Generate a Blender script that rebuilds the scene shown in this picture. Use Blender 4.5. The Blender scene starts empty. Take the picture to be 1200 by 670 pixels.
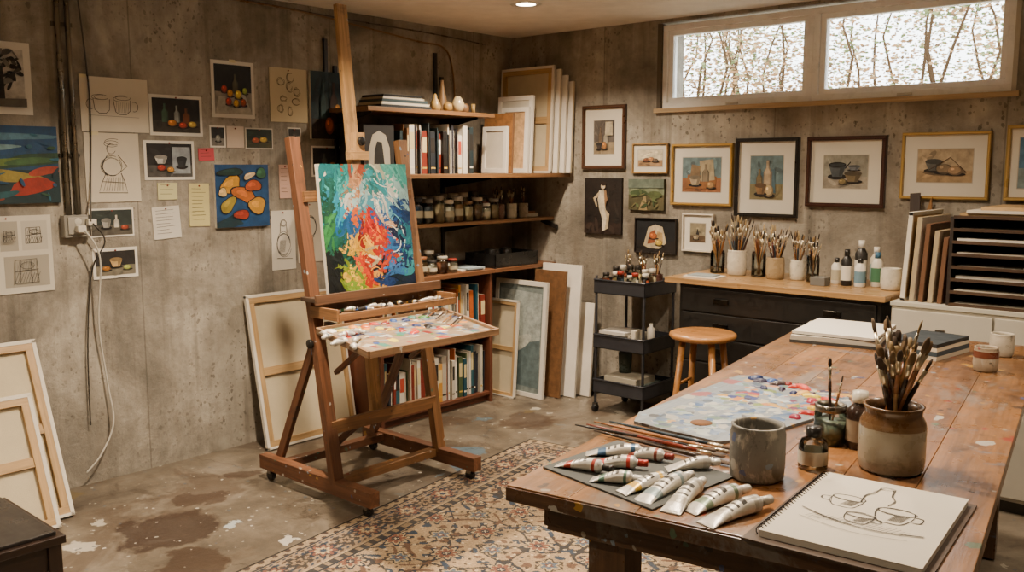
import bpy, math, random
import numpy as np
from mathutils import Matrix, Vector
rnd=random.Random(11)
SC=bpy.context.scene.collection
V=Vector
def lin(c):
    if isinstance(c,str): c=tuple(int(c[i:i+2],16) for i in (0,2,4))
    return tuple(((x/255)/12.92 if x/255<=.04045 else (((x/255)+.055)/1.055)**2.4) for x in c)
# ------------------------------------------------------------------ materials
MATS={}
def N(nt,t,ins=None,**kw):
    n=nt.nodes.new(t)
    for k,v in kw.items(): setattr(n,k,v)
    if ins:
        for k,v in ins.items():
            s=n.inputs[k]
            if isinstance(v,bpy.types.NodeSocket): nt.links.new(v,s)
            else: s.default_value=v
    return n
def newmat(name):
    m=bpy.data.materials.new(name);m.use_nodes=True;nt=m.node_tree;nt.nodes.clear()
    o=N(nt,'ShaderNodeOutputMaterial');MATS[name]=m
    return m,nt,o
def math_(nt,op,a,b=0.0,c=0.0):
    n=N(nt,'ShaderNodeMath',operation=op)
    for i,x in enumerate((a,b,c)):
        if isinstance(x,bpy.types.NodeSocket): nt.links.new(x,n.inputs[i])
        else: n.inputs[i].default_value=x
    return n.outputs[0]
def maprange(nt,v,a,b,c,d):
    return N(nt,'ShaderNodeMapRange',{'Value':v,'From Min':a,'From Max':b,'To Min':c,'To Max':d}).outputs[0]
def mixc(nt,fac,a,b,mode='MIX'):
    n=N(nt,'ShaderNodeMix',data_type='RGBA',blend_type=mode)
    for k,x in ((0,fac),(6,a),(7,b)):
        if isinstance(x,bpy.types.NodeSocket): nt.links.new(x,n.inputs[k])
        elif k==0: n.inputs[0].default_value=x
        else: n.inputs[k].default_value=tuple(x)+(1,) if len(x)==3 else x
    return n.outputs[2]
def ramp(nt,fac,stops,interp='LINEAR'):
    n=N(nt,'ShaderNodeValToRGB',{'Fac':fac});cr=n.color_ramp;cr.interpolation=interp
    while len(cr.elements)<len(stops): cr.elements.new(.5)
    for e,(p,c) in zip(cr.elements,stops): e.position=p;e.color=tuple(lin(c))+(1,)
    return n.outputs[0]
def noise(nt,co,scale,detail=4,rough=.55,out=0,dist=0):
    return N(nt,'ShaderNodeTexNoise',{'Vector':co,'Scale':scale,'Detail':detail,'Roughness':rough,'Distortion':dist}).outputs[out]
def vmul(nt,a,b):
    n=N(nt,'ShaderNodeVectorMath',operation='MULTIPLY');nt.links.new(a,n.inputs[0]);n.inputs[1].default_value=b;return n.outputs[0]
def warp(nt,co,sc,amt,det=4):
    dd=N(nt,'ShaderNodeVectorMath',operation='MULTIPLY_ADD');nt.links.new(noise(nt,co,sc,det,.65,1),dd.inputs[0]);dd.inputs[1].default_value=(amt,)*3;nt.links.new(co,dd.inputs[2]);return dd.outputs[0]
def splat(nt,co,base,scale,amount,size=.35,stops=None,dist=.07,dsc=9):
    vo=N(nt,'ShaderNodeTexVoronoi',{'Vector':warp(nt,co,dsc,dist),'Scale':scale})
    sp=N(nt,'ShaderNodeSeparateColor',{'Color':vo.outputs['Color']})
    m1=math_(nt,'GREATER_THAN',sp.outputs[0],1-amount)
    m2=math_(nt,'LESS_THAN',vo.outputs['Distance'],math_(nt,'MULTIPLY',sp.outputs[1],size))
    mk=math_(nt,'MULTIPLY',m1,m2)
    cc=ramp(nt,sp.outputs[2],stops or [(0,'b8b4a8'),(.2,'7f97a8'),(.36,'a29c8c'),(.48,'3b4f7c'),(.6,'b3862f'),(.7,'4b6a52'),(.8,'8c2f22'),(.88,'2a2624')],'CONSTANT')
    return mixc(nt,math_(nt,'MULTIPLY',mk,.75),base,cc)
def mk(name,rough=.6,metal=0.,amp=.15,scale=8,bump=0.,bscale=60,wood=False,spl=None,coat=0.,stains=()):
    m,nt,o=newmat(name)
    at=N(nt,'ShaderNodeAttribute',attribute_name='Col').outputs['Color']
    gc=N(nt,'ShaderNodeAttribute',attribute_name='gc').outputs['Vector']
    oc=N(nt,'ShaderNodeTexCoord').outputs['Object']
    if wood:
        w=vmul(nt,gc,(1.6,26,26)); g=noise(nt,w,1.,6,.6,0,1.2)
        f=maprange(nt,g,.3,.72,1-amp*2,1+amp)
        w2=vmul(nt,gc,(4,140,140)); g2=noise(nt,w2,1.,2,.5)
        f=math_(nt,'MULTIPLY',f,maprange(nt,g2,.3,.7,.88,1.08))
    else:
        g=noise(nt,oc,scale,5,.6); f=maprange(nt,g,.3,.7,1-amp,1+amp)
    sc=N(nt,'ShaderNodeVectorMath',{'Scale':f},operation='SCALE');nt.links.new(at,sc.inputs[0])
    col=sc.outputs[0]
    for (ss,lo,hi,cc,am,sq) in stains:
        mk_=maprange(nt,noise(nt,vmul(nt,oc,sq),ss,7,.68,0,.4),lo,hi,0,am);col=mixc(nt,mk_,col,lin(cc))
    if spl:
        for s_ in (spl if isinstance(spl[0],tuple) else (spl,)): col=splat(nt,oc,col,*s_)
    b=N(nt,'ShaderNodeBsdfPrincipled',{'Base Color':col,'Metallic':metal,'Coat Weight':coat,'Coat Roughness':.15})
    nt.links.new(maprange(nt,noise(nt,oc,scale*2,3),.3,.7,max(.02,rough-.08),rough+.1),b.inputs['Roughness'])
    if bump:
        hh=noise(nt,vmul(nt,gc,(6,90,90)) if wood else oc,1. if wood else bscale,4)
        bp=N(nt,'ShaderNodeBump',{'Height':hh,'Strength':bump,'Distance':.004});nt.links.new(bp.outputs[0],b.inputs['Normal'])
    nt.links.new(b.outputs[0],o.inputs[0])
mk('paint',.55,amp=.05)
mk('matte',.85,amp=.08)
mk('paper',.9,amp=.04,scale=5)
mk('art',.6,amp=.34,scale=24,bump=.3,bscale=70)
mk('oil',.38,amp=.12,scale=30,bump=.35,bscale=90,coat=.08)
mk('canvas',.85,amp=.06,scale=12,bump=.25,bscale=300)
mk('wood',.5,amp=.16,wood=True,bump=.25)
mk('woodgloss',.34,amp=.16,wood=True,bump=.1,coat=.2)
mk('easelwood',.5,amp=.24,wood=True,bump=.3,spl=(45,.10,.5),stains=((6,.56,.68,'3c2a1e',.5,(1,1,1)),))
mk('tablewood',.33,amp=.22,wood=True,bump=.18,coat=.12,spl=((15,.12,.42,None,.14,6),(42,.14,.5,None,.05,9)),
   stains=((2.2,.48,.62,'4a3624',.6,(1,.7,1)),(5,.56,.64,'2f2218',.55,(1,.6,1)),(3.3,.57,.64,'7c7a74',.5,(1.4,.5,1)),(9,.61,.67,'5f7280',.45,(.6,1,1)),(14,.63,.7,'a09a8c',.45,(1,1,1))))
mk('palettewood',.42,amp=.15,wood=True,bump=.2,spl=((16,.5,.7,None,.12,6),(32,.4,.6,None,.05,9)))
mk('metal',.3,metal=1.,amp=.08)
mk('blackmetal',.42,amp=.2,scale=20)
mk('plastic',.3,amp=.04)
mk('tubemetal',.36,metal=.35,amp=.06,scale=60,bump=.25,bscale=70,stains=((40,.62,.68,'6a5a4c',.6,(1,1,1)),))
mk('ceramic',.28,amp=.12,scale=14,coat=.3,stains=((22,.58,.68,'4a4034',.4,(1,1,1)),))
mk('stone',.6,amp=.2,scale=16,bump=.2,spl=(40,.3,.5,None,.03,20),stains=((22,.52,.6,'b9b2a2',.6,(1,1,.45)),(30,.56,.64,'3a3630',.6,(1,1,.6))))
mk('rug',.95,amp=.2,scale=7,bump=.5,bscale=260,stains=((3,.5,.72,'4d4234',.4,(1,1,1)),))
m,nt,o=newmat('leaf')
at=N(nt,'ShaderNodeAttribute',attribute_name='Col').outputs['Color']
d_=N(nt,'ShaderNodeBsdfDiffuse',{'Color':at});t_=N(nt,'ShaderNodeBsdfTranslucent',{'Color':at});mx=N(nt,'ShaderNodeMixShader',{0:.45});nt.links.new(d_.outputs[0],mx.inputs[1]);nt.links.new(t_.outputs[0],mx.inputs[2]);nt.links.new(mx.outputs[0],o.inputs[0])
def glassmat(name,tint,gl):
    m,nt,o=newmat(name)
    t=N(nt,'ShaderNodeBsdfTransparent',{'Color':tuple(tint)+(1,)});g=N(nt,'ShaderNodeBsdfGlossy',{'Roughness':.03})
    lw=N(nt,'ShaderNodeLayerWeight',{'Blend':gl})
    mx=N(nt,'ShaderNodeMixShader',{0:lw.outputs['Fresnel']});nt.links.new(t.outputs[0],mx.inputs[1]);nt.links.new(g.outputs[0],mx.inputs[2]);nt.links.new(mx.outputs[0],o.inputs[0])
glassmat('windowglass',(.97,.98,.97),.25); glassmat('glass',(.86,.9,.88),.4)
m,nt,o=newmat('lamp');e=N(nt,'ShaderNodeEmission',{'Color':(1,.82,.6,1),'Strength':20.});nt.links.new(e.outputs[0],o.inputs[0])
def concrete(name,dark,mid,light,floor=False):
    m,nt,o=newmat(name)
    oc=N(nt,'ShaderNodeTexCoord').outputs['Object']
    n1=noise(nt,oc,1.5,10,.66,0,.4)
    col=ramp(nt,n1,[(.32,dark),(.5,mid),(.66,light)])
    n3=noise(nt,oc,9,8,.75)
    s=maprange(nt,n3,.3,.7,.78,1.18)
    if not floor:
        st=noise(nt,vmul(nt,oc,(6,6,.4)),1.,6,.62)
        s=math_(nt,'MULTIPLY',s,maprange(nt,st,.3,.7,.72,1.2))
    sc=N(nt,'ShaderNodeVectorMath',{'Scale':s},operation='SCALE');nt.links.new(col,sc.inputs[0]);col=sc.outputs[0]
    pits=None
    if not floor:
        dn=vmul(nt,warp(nt,oc,22,.03,3),(1,1,.8))
        for scl,am,sz,st_ in ((17,.08,.42,.6),(38,.22,.5,.62),(75,.25,.6,.5)):
            vo=N(nt,'ShaderNodeTexVoronoi',{'Vector':dn,'Scale':scl})
            sp=N(nt,'ShaderNodeSeparateColor',{'Color':vo.outputs['Color']})
            mm=math_(nt,'MULTIPLY',math_(nt,'GREATER_THAN',sp.outputs[0],1-am),math_(nt,'LESS_THAN',vo.outputs['Distance'],math_(nt,'MULTIPLY',sp.outputs[1],sz)))
            mm=math_(nt,'MULTIPLY',mm,maprange(nt,noise(nt,oc,1.5,4,.6),.46,.62,0.06,1.))
            col=mixc(nt,math_(nt,'MULTIPLY',mm,st_),col,lin('3f372d')); pits=mm if pits is None else math_(nt,'MAXIMUM',pits,mm)
        xyz=N(nt,'ShaderNodeSeparateXYZ',{0:oc})
        hs=math_(nt,'ADD',xyz.outputs[0],xyz.outputs[1])
        fr=math_(nt,'ABSOLUTE',math_(nt,'SUBTRACT',math_(nt,'FRACT',math_(nt,'ADD',math_(nt,'MULTIPLY',hs,1/1.22),.83)),.5))
        seam=math_(nt,'MULTIPLY',math_(nt,'LESS_THAN',fr,.003),.4)
        col=mixc(nt,seam,col,lin('3b342b'))
        rs=maprange(nt,noise(nt,vmul(nt,oc,(3.,3.,.6)),1.,7,.62),.52,.68,0,.55)
        col=mixc(nt,rs,col,lin('635442'))
        lt=maprange(nt,noise(nt,vmul(nt,oc,(2.0,2.0,1.2)),1.4,7,.66),.56,.7,0,.45)
        col=mixc(nt,lt,col,lin('c2bbab'))
        dr=maprange(nt,noise(nt,vmul(nt,oc,(10,10,.3)),1.,5,.6),.56,.7,0,.5)
        col=mixc(nt,dr,col,lin('4f473c'))
        rb=maprange(nt,noise(nt,oc,12,7,.75),.63,.73,0,.45)
        col=mixc(nt,rb,col,lin('5b5247'))
        rough=.85
    else:
        st=maprange(nt,noise(nt,oc,1.5,6,.6,0,.8),.53,.59,0,.6)
        col=mixc(nt,st,col,lin('48382a'))
        st=maprange(nt,noise(nt,oc,4.,6,.65,0,.8),.58,.64,0,.5)
        col=mixc(nt,st,col,lin('3a2f24'))
        st=maprange(nt,noise(nt,vmul(nt,oc,(1.3,1.1,1)),2.3,8,.7,0,.5),.61,.67,0,.5)
        col=mixc(nt,st,col,lin('a1998b'))
        st=maprange(nt,noise(nt,vmul(nt,oc,(1,1.3,1)),3.7,8,.72,0,.7),.64,.68,0,.55)
        col=mixc(nt,st,col,lin('6a7a80'))
        wc=warp(nt,oc,5,.35,6);wx=N(nt,'ShaderNodeSeparateXYZ',{0:wc})
        for (cx,cy,rr,cc,am) in ((.84,-3.2,.22,'33231a',.85),(1.22,-3.3,.15,'38271b',.8),(.6,-2.9,.12,'3d2c20',.75),(1.04,-1.58,.10,'5a7686',.75),(1.2,-1.75,.05,'4a6a80',.8),(.9,-.85,.2,'3d2b1e',.7),(.75,-3.55,.07,'c0b8a8',.8),(1.0,-2.95,.05,'b8c0c0',.8),(.55,-1.2,.12,'443224',.6),(1.5,-.95,.1,'46392c',.6),(.45,-2.6,.09,'3d2c20',.7)):
            dx=math_(nt,'SUBTRACT',wx.outputs[0],cx+.17);dy=math_(nt,'SUBTRACT',wx.outputs[1],cy+.17)
            dd=math_(nt,'SQRT',math_(nt,'ADD',math_(nt,'MULTIPLY',dx,dx),math_(nt,'MULTIPLY',dy,dy)))
            col=mixc(nt,maprange(nt,dd,rr,rr*.85,0,am),col,lin(cc))
        col=splat(nt,oc,col,9,.10,.5,[(0,'b9b2a2'),(.5,'6f8088'),(.7,'c9c3b5'),(.85,'4f6570'),(.93,'6a5a3a')],.25,7)
        col=splat(nt,oc,col,60,.05,.55,[(0,'c9c2b4'),(.6,'a9a396'),(.85,'4b5a66')],.03,20)
        vo=N(nt,'ShaderNodeTexVoronoi',{'Scale':.55,'Vector':warp(nt,oc,2,.5,6)},feature='DISTANCE_TO_EDGE')
        ck=math_(nt,'MULTIPLY',math_(nt,'LESS_THAN',vo.outputs['Distance'],.0018),.5)
        col=mixc(nt,ck,col,lin('2f271f')); rough=.44
    b=N(nt,'ShaderNodeBsdfPrincipled',{'Base Color':col})
    nt.links.new(maprange(nt,noise(nt,oc,3,5),.3,.7,rough-.16,rough+.1),b.inputs['Roughness'])
    hh=noise(nt,oc,35,6,.65)
    if pits is not None: hh=math_(nt,'SUBTRACT',hh,math_(nt,'MULTIPLY',pits,1.2))
    bp=N(nt,'ShaderNodeBump',{'Height':hh,'Strength':.5 if not floor else .12,'Distance':.012});nt.links.new(bp.outputs[0],b.inputs['Normal'])
    nt.links.new(b.outputs[0],o.inputs[0])
concrete('concrete_wall','655f55','948c7e','b5ad9e')
concrete('concrete_floor','443c33','6a6052','857b6d',True)
# ------------------------------------------------------------------ mesh builder
class MB:
    def __init__(s): s.v=[];s.f=[];s.c=[];s.m=[];s.g=[];s.sm=[];s.slots=[];s.M=Matrix()
    def add(s,vs,fs,col,mat='paint',M=None,smooth=False,cols=None):
        n=len(s.v); vs=[V(v) for v in vs]
        e=[max(v[i] for v in vs)-min(v[i] for v in vs) for i in range(3)]
        o=sorted(range(3),key=lambda i:-e[i]); off=V((rnd.random()*9,rnd.random()*9,rnd.random()*9))
        MM=s.M@M if M is not None else s.M
        for v in vs: s.g.append(V((v[o[0]],v[o[1]],v[o[2]]))+off); s.v.append(MM@v)
        if mat not in s.slots: s.slots.append(mat)
        mi=s.slots.index(mat); c=lin(col)
        for i,f in enumerate(fs):
            s.f.append([k+n for k in f]); s.m.append(mi); s.sm.append(smooth)
            s.c.append(c if cols is None else lin(cols[i]))
    def box(s,x0,x1,y0,y1,z0,z1,col,mat='paint',M=None):
        vs=[(x,y,z) for x in (x0,x1) for y in (y0,y1) for z in (z0,z1)]
        s.add(vs,[(0,1,3,2),(4,6,7,5),(0,4,5,1),(2,3,7,6),(0,2,6,4),(1,5,7,3)],col,mat,M)
    def beam(s,p0,p1,w,d,col,mat='wood',side=(0,1,0),w1=None):
        p0=V(p0);p1=V(p1);z=(p1-p0);L=z.length;z.normalize();x=V(side);x=(x-z*x.dot(z)).normalized();y=z.cross(x)
        M=Matrix.Translation(p0)@Matrix((x,y,z)).transposed().to_4x4()
        w1=w1 or w
        vs=[(-w/2,-d/2,0),(w/2,-d/2,0),(w/2,d/2,0),(-w/2,d/2,0),(-w1/2,-d/2,L),(w1/2,-d/2,L),(w1/2,d/2,L),(-w1/2,d/2,L)]
        s.add(vs,[(3,2,1,0),(4,5,6,7),(0,1,5,4),(1,2,6,5),(2,3,7,6),(3,0,4,7)],col,mat,M)
    def prism(s,poly,z0,z1,col,mat='paint',M=None):
        n=len(poly);vs=[(x,y,z0) for x,y in poly]+[(x,y,z1) for x,y in poly]
        fs=[tuple(range(n-1,-1,-1)),tuple(range(n,2*n))]+[(i,(i+1)%n,n+(i+1)%n,n+i) for i in range(n)]
        s.add(vs,fs,col,mat,M)
    def lathe(s,prof,col,mat='ceramic',M=None,seg=24,cols=None,cap=True,sq=1.):
        vs=[];fs=[];cc=[]
        for r,z in prof:
            for i in range(seg):
                a=2*math.pi*i/seg; vs.append((r*math.cos(a),r*math.sin(a)*sq,z))
        for j in range(len(prof)-1):
            for i in range(seg):
                k=(i+1)%seg; fs.append((j*seg+i,j*seg+k,(j+1)*seg+k,(j+1)*seg+i)); cc.append(cols[j] if cols else col)
        if cap:
            if prof[0][0]>1e-5: fs.append(tuple(range(seg-1,-1,-1))); cc.append(cc[0])
            if prof[-1][0]>1e-5: fs.append(tuple(range((len(prof)-1)*seg,len(prof)*seg))); cc.append(cc[-2])
        s.add(vs,fs,col,mat,M,True,cc)
    def cyl(s,p0,p1,r0,r1,col,mat='paint',seg=16):
        p0=V(p0);p1=V(p1);d=p1-p0;q=d.to_track_quat('Z','Y')
        s.lathe([(r0,0),(r1,d.length)],col,mat,Matrix.Translation(p0)@q.to_matrix().to_4x4(),seg)
    def tube(s,path,r,col,mat='plastic',seg=8):
        P=[V(p) for p in path];vs=[];fs=[];x=None
        for i,p in enumerate(P):
            t=(P[min(i+1,len(P)-1)]-P[max(i-1,0)]).normalized()
            if x is None: x=t.orthogonal().normalized()
            x=(x-t*x.dot(t)).normalized();y=t.cross(x)
            rr=r[i] if isinstance(r,(list,tuple)) else r
            for k in range(seg):
                a=2*math.pi*k/seg; vs.append(p+x*rr*math.cos(a)+y*rr*math.sin(a))
        for i in range(len(P)-1):
            for k in range(seg):
                l=(k+1)%seg;fs.append((i*seg+k,i*seg+l,(i+1)*seg+l,(i+1)*seg+k))
        fs+= [tuple(range(seg-1,-1,-1)),tuple(range((len(P)-1)*seg,len(P)*seg))]
        s.add(vs,fs,col,mat,None,True)
    def build(s,name,M=None,bevel=0,parent=None):
        me=bpy.data.meshes.new(name)
        me.from_pydata([tuple(v) for v in s.v],[],s.f)
        for t in s.slots: me.materials.append(MATS[t])
        me.polygons.foreach_set('material_index',s.m); me.polygons.foreach_set('use_smooth',s.sm)
        ca=me.attributes.new('Col','FLOAT_COLOR','CORNER')
        lt=[len(f) for f in s.f]; arr=np.repeat(np.array([tuple(c)+(1.,) for c in s.c],dtype=np.float32),lt,axis=0)
        ca.data.foreach_set('color',arr.ravel())
        ga=me.attributes.new('gc','FLOAT_VECTOR','POINT'); ga.data.foreach_set('vector',np.array([tuple(v) for v in s.g],dtype=np.float32).ravel())
        me.update()
        ob=bpy.data.objects.new(name,me);SC.objects.link(ob)
        if M is not None: ob.matrix_world=M
        if bevel:
            b=ob.modifiers.new('bevel','BEVEL');b.width=bevel;b.segments=2;b.limit_method='ANGLE';b.angle_limit=math.radians(50);b.harden_normals=False
        if parent: ob.parent=parent
        return ob
def T(x,y,z): return Matrix.Translation((x,y,z))
def RZ(d): return Matrix.Rotation(math.radians(d),4,'Z')
def RX(d): return Matrix.Rotation(math.radians(d),4,'X')
def RY(d): return Matrix.Rotation(math.radians(d),4,'Y')
# ------------------------------------------------------------------ room shell
H=2.475; XR=5.5; YF=-6.3
b=MB();b.box(-.25,XR+.25,YF-.25,.3,-.2,0,'7d6e5b','concrete_floor');b.build('floor')
b=MB();b.box(-.25,0,YF-.25,.3,0,H,'93897a','concrete_wall');b.build('wall_left')
WX0,WX1,WZ0,WZ1=1.24,3.29,1.90,2.455
b=MB()
for (x0,x1,z0,z1) in ((0,WX0,0,H),(WX1,XR,0,H),(WX0,WX1,0,WZ0),(WX0,WX1,WZ1,H)): b.box(x0,x1,0,.3,z0,z1,'93897a','concrete_wall')
b.build('wall_back')
b=MB();b.box(XR,XR+.25,YF-.25,.3,0,H,'93897a','concrete_wall');b.build('wall_right')
b=MB();b.box(0,XR,YF-.25,YF,0,H,'93897a','concrete_wall');b.build('wall_front')
b=MB();b.box(-.25,XR+.25,YF-.25,.3,H,H+.2,'e6dfd2','matte');b.build('ceiling')
# window
def sash(b,x0,x1,z0,z1,y,w,col='dcd8cf'):
    b.box(x0,x1,y,y+.05,z0,z0+w,col,'plastic');b.box(x0,x1,y,y+.05,z1-w,z1,col,'plastic')
    b.box(x0,x0+w,y,y+.05,z0+w,z1-w,col,'plastic');b.box(x1-w,x1,y,y+.05,z0+w,z1-w,col,'plastic')
for i,(x0,x1) in enumerate(((1.26,2.245),(2.245,3.27))):
    b=MB();sash(b,x0,x1,1.925,2.44,.012,.036,'f2f1ed');sash(b,x0+.03,x1-.03,1.955,2.41,.03,.036,'f6f5f1')
    b.box(x0+.065,x1-.065,.05,.056,1.985,2.38,'ffffff','windowglass')
    b.box((x0+x1)/2-.04,(x0+x1)/2+.04,.004,.014,1.932,1.945,'cfcabf','plastic')
    b.build('window_%d'%(i+1),bevel=.003)
b=MB();b.box(1.225,3.31,-.03,.012,1.898,1.924,'b89c74','wood');b.build('trim_1')
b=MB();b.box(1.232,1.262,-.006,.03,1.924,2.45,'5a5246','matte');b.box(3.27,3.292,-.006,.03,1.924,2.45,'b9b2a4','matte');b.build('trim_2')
# outside
b=MB();b.box(-1,6,.32,4.2,1.7,1.86,'a89c86','matte');b.build('garden_ground')
b=MB()
cl=[(rnd.uniform(-.8,5.2),rnd.uniform(1.2,3.2),rnd.uniform(1.95,2.9),rnd.choice((0,0,1))) for _ in range(220)]
for i in range(22000):
    c=rnd.choice(cl);x=c[0]+rnd.gauss(0,.17);y=c[1]+rnd.gauss(0,.16);z=max(1.87,c[2]+rnd.gauss(0,.13))
    s=rnd.uniform(.008,.024);M=T(x,y,z)@RZ(rnd.uniform(0,360))@RX(rnd.uniform(20,150))
    b.add([(-s,0,0),(-s*.3,-s*.5,0),(s*.6,-s*.4,.004),(s*1.1,0,0),(s*.5,s*.5,.004),(-s*.4,s*.45,0)],[(0,1,2,3,4,5)],rnd.choice(['7f8a5e','6f7a52','98a074','5f6a48'] if c[3] else ['b08a62','bf9c74','94785a','cdb48c','a5805c','705c48']),'leaf',M)
for i in range(36):
    x=rnd.uniform(-.6,5);y=rnd.uniform(1.5,2.8);p=[(x,y,1.86)]
    for k in range(6): p.append((p[-1][0]+rnd.uniform(-.12,.12),y+rnd.uniform(-.05,.05),1.86+(k+1)*.25))
    b.tube(p,[.014-.0017*k for k in range(7)],'6a5642','leaf',5)
b.build('garden_hedge')
# ------------------------------------------------------------------ pictures
LW=Matrix(((0,0,1,0),(1,0,0,0),(0,1,0,0),(0,0,0,1)))   # local x->+y, y->+z, z->+x
BW=Matrix(((1,0,0,0),(0,0,-1,0),(0,1,0,0),(0,0,0,1)))  # local x->+x, y->+z, z->-y
def shapes(b,sh,x0,y0,w,h,z,mat='art',step=.00025):
    for q in sh:
        z+=step;k=q[0]
        if k=='e':
            _,cx,cy,rx,ry,col=q[:6];ro=q[6] if len(q)>6 else 0
            pts=[]
            for i in range(22):
                a=2*math.pi*i/22;ex=rx*math.cos(a);ey=ry*math.sin(a)
                px=ex*math.cos(ro)-ey*math.sin(ro);py=ex*math.sin(ro)+ey*math.cos(ro)
                pts.append((x0+min(1,max(0,cx+px))*w,y0+min(1,max(0,cy+py))*h,z))
            b.add(pts,[tuple(range(22))],col,mat)
        elif k=='p': b.add([(x0+x*w,y0+y*h,z) for x,y in q[1]],[tuple(range(len(q[1])))],q[2],mat)
        elif k=='l':
            pts=[V((x0+x*w,y0+y*h,z)) for x,y in q[1]];wd=q[2];vs=[]
            for i,p in enumerate(pts):
                t=(pts[min(i+1,len(pts)-1)]-pts[max(i-1,0)])
                if t.length<1e-7: t=V((1,0,0))
                t.normalize();n=V((-t.y,t.x,0))*wd/2;vs+=[p-n,p+n]
            b.add(vs,[(2*i,2*i+2,2*i+3,2*i+1) for i in range(len(pts)-1)],q[3],'matte')
def circ(cx,cy,rx,ry,a0=0,a1=360,n=18): return [(cx+rx*math.cos(math.radians(a0+(a1-a0)*i/n)),cy+ry*math.sin(math.radians(a0+(a1-a0)*i/n))) for i in range(n+1)]
def hexc(c,f):
    c=lin(c) ; r=[min(255,max(0,int(255*((x*f)**(1/2.2))))) for x in c]; return '%02x%02x%02x'%tuple(r)
def dabs(n,pal,seed,s=.12,rng=(0,1,0,1)):
    r=random.Random(seed);o=[]
    for i in range(n):
        x=r.uniform(rng[0],rng[1]);y=r.uniform(rng[2],rng[3]);a=r.uniform(0,3.1)
        o.append(('e',x,y,s*r.uniform(.4,1.3),s*r.uniform(.15,.5),r.choice(pal),a))
    return o
def fruit(x,y,r,col,ar=1.):
    return [('e',x+.01,y-r*.8,r*1.3,r*.35,'1c1612'),('e',x,y,r,r*ar,hexc(col,.45)),('e',x-r*.12,y+r*.12*ar,r*.82,r*.8*ar,col),('e',x-r*.35,y+r*.35*ar,r*.25,r*.25*ar,hexc(col,2.2))]
def bottle_(x,y,w,h,col):
    P=[(x-w,y),(x+w,y),(x+w,y+h*.55),(x+w*.35,y+h*.72),(x+w*.35,y+h),(x-w*.35,y+h),(x-w*.35,y+h*.72),(x-w,y+h*.55)]
    return [('p',P,hexc(col,.5)),('p',[(a-(a-x)*.3-w*.12,c*.97+y*.03) for a,c in P],col)]
def bowl_(x,y,w,h,col):
    return [('e',x,y,w*1.1,h*.25,'1a1512'),('p',[(x-w,y+h),(x-w*.55,y),(x+w*.55,y),(x+w,y+h)],col),('e',x,y+h,w,h*.28,hexc(col,.4)),('p',[(x+w*.3,y+h*.8),(x+w*.2,y+.01),(x+w*.5,y+.01),(x+w*.85,y+h*.85)],hexc(col,.5))]
def scene_bg(top,bot,hz,n=14,seed=1):
    return [('p',[(0,0),(1,0),(1,1),(0,1)],top),('p',[(0,0),(1,0),(1,hz),(0,hz)],bot)]+dabs(n,[top,hexc(top,1.4),hexc(top,.6)],seed,.14,(.1,.9,hz+.1,.9))+dabs(n//2,[bot,hexc(bot,1.4),hexc(bot,.6)],seed+5,.12,(.1,.9,.05,hz-.04))
def pic(name,W,s0,s1,z0,z1,sh,frame=None,mat=None,thick=.004,bg='e8e2d4',imat='art',tape=None,edge='d9d2c2',rot=0):
    w=s1-s0;h=z1-z0;b=MB()
    t=thick
    if frame:
        fw,fc,fd=frame
        for (x0,x1,y0,y1) in ((-w/2,w/2,-h/2,-h/2+fw),(-w/2,w/2,h/2-fw,h/2),(-w/2,-w/2+fw,-h/2+fw,h/2-fw),(w/2-fw,w/2,-h/2+fw,h/2-fw)):
            b.box(x0,x1,y0,y1,.001,fd,fc,'woodgloss')
            if (x1-x0)>fw*1.5: b.box(x0+fw*.3,x1-fw*.3,y0+fw*.3,y1-fw*.3,fd,fd+.003,hexc(fc,1.5),'woodgloss')
            else: b.box(x0+fw*.3,x1-fw*.3,y0,y1,fd,fd+.003,hexc(fc,1.5),'woodgloss')
        t=fd*.45; iw=w-2*fw;ih=h-2*fw
        b.box(-iw/2,iw/2,-ih/2,ih/2,.001,t,bg,'paper')
    else:
        iw,ih=w,h;b.box(-w/2,w/2,-h/2,h/2,.0005,t,bg if t<.01 else edge,'paper' if t<.01 else 'canvas')
    if mat: iw-=2*mat;ih-=2*mat*(1.1)
    if mat and frame: b.box(-iw/2-.004,iw/2+.004,-ih/2-.004,ih/2+.004,t,t+.0006,'b8b0a0','paper')
    shapes(b,sh,-iw/2,-ih/2,iw,ih,t+.0007,imat)
    if tape:
        for tx,ty in tape: b.box(tx*w-.018,tx*w+.018,ty*h-.008,ty*h+.008,t,t+.001,'d8cda8','paper',)
    elif not frame and t<.01: b.lathe([(.004,0),(.0045,.002),(.003,.006),(.001,.007)],'8a2a20','plastic',T(0,h/2-.012,t+.001),10)
    c=(s0+s1)/2;zc=(z0+z1)/2
    P=T(0,c,zc) if W is LW else T(c,0,zc)
    return b.build(name,P@W@RZ(rot))
full=lambda c:[('p',[(0,0),(1,0),(1,1),(0,1)],c)]
PC='3a3530'
r=random.Random(3)
tree=full('bdb9ae')+dabs(60,['2b2926','4a4742','77736b','16140f'],4,.1,(.1,.9,.35,.95))+[('p',[(.42,.05),(.56,.05),(.54,.7),(.46,.7)],'1c1a17'),('p',[(0,0),(1,0),(1,.15),(0,.12)],'5c5850')]
pic('tree_photograph',LW,-3.58,-3.315,1.79,2.11,tree,mat=.03,bg='dfdace')
def blobp(cx,cy,rx,ry,seed,n=20,ro=0):
    q=random.Random(seed);o=[];ph=q.uniform(0,6)
    for i in range(n):
        a=6.2832*i/n;k=1+.16*math.sin(2*a+ph)+.1*math.sin(3*a+ph*2);ex=rx*k*math.cos(a);ey=ry*k*math.sin(a)
        o.append((min(1,max(0,cx+ex*math.cos(ro)-ey*math.sin(ro))),min(1,max(0,cy+ex*math.sin(ro)+ey*math.cos(ro)))))
    return o
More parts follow.
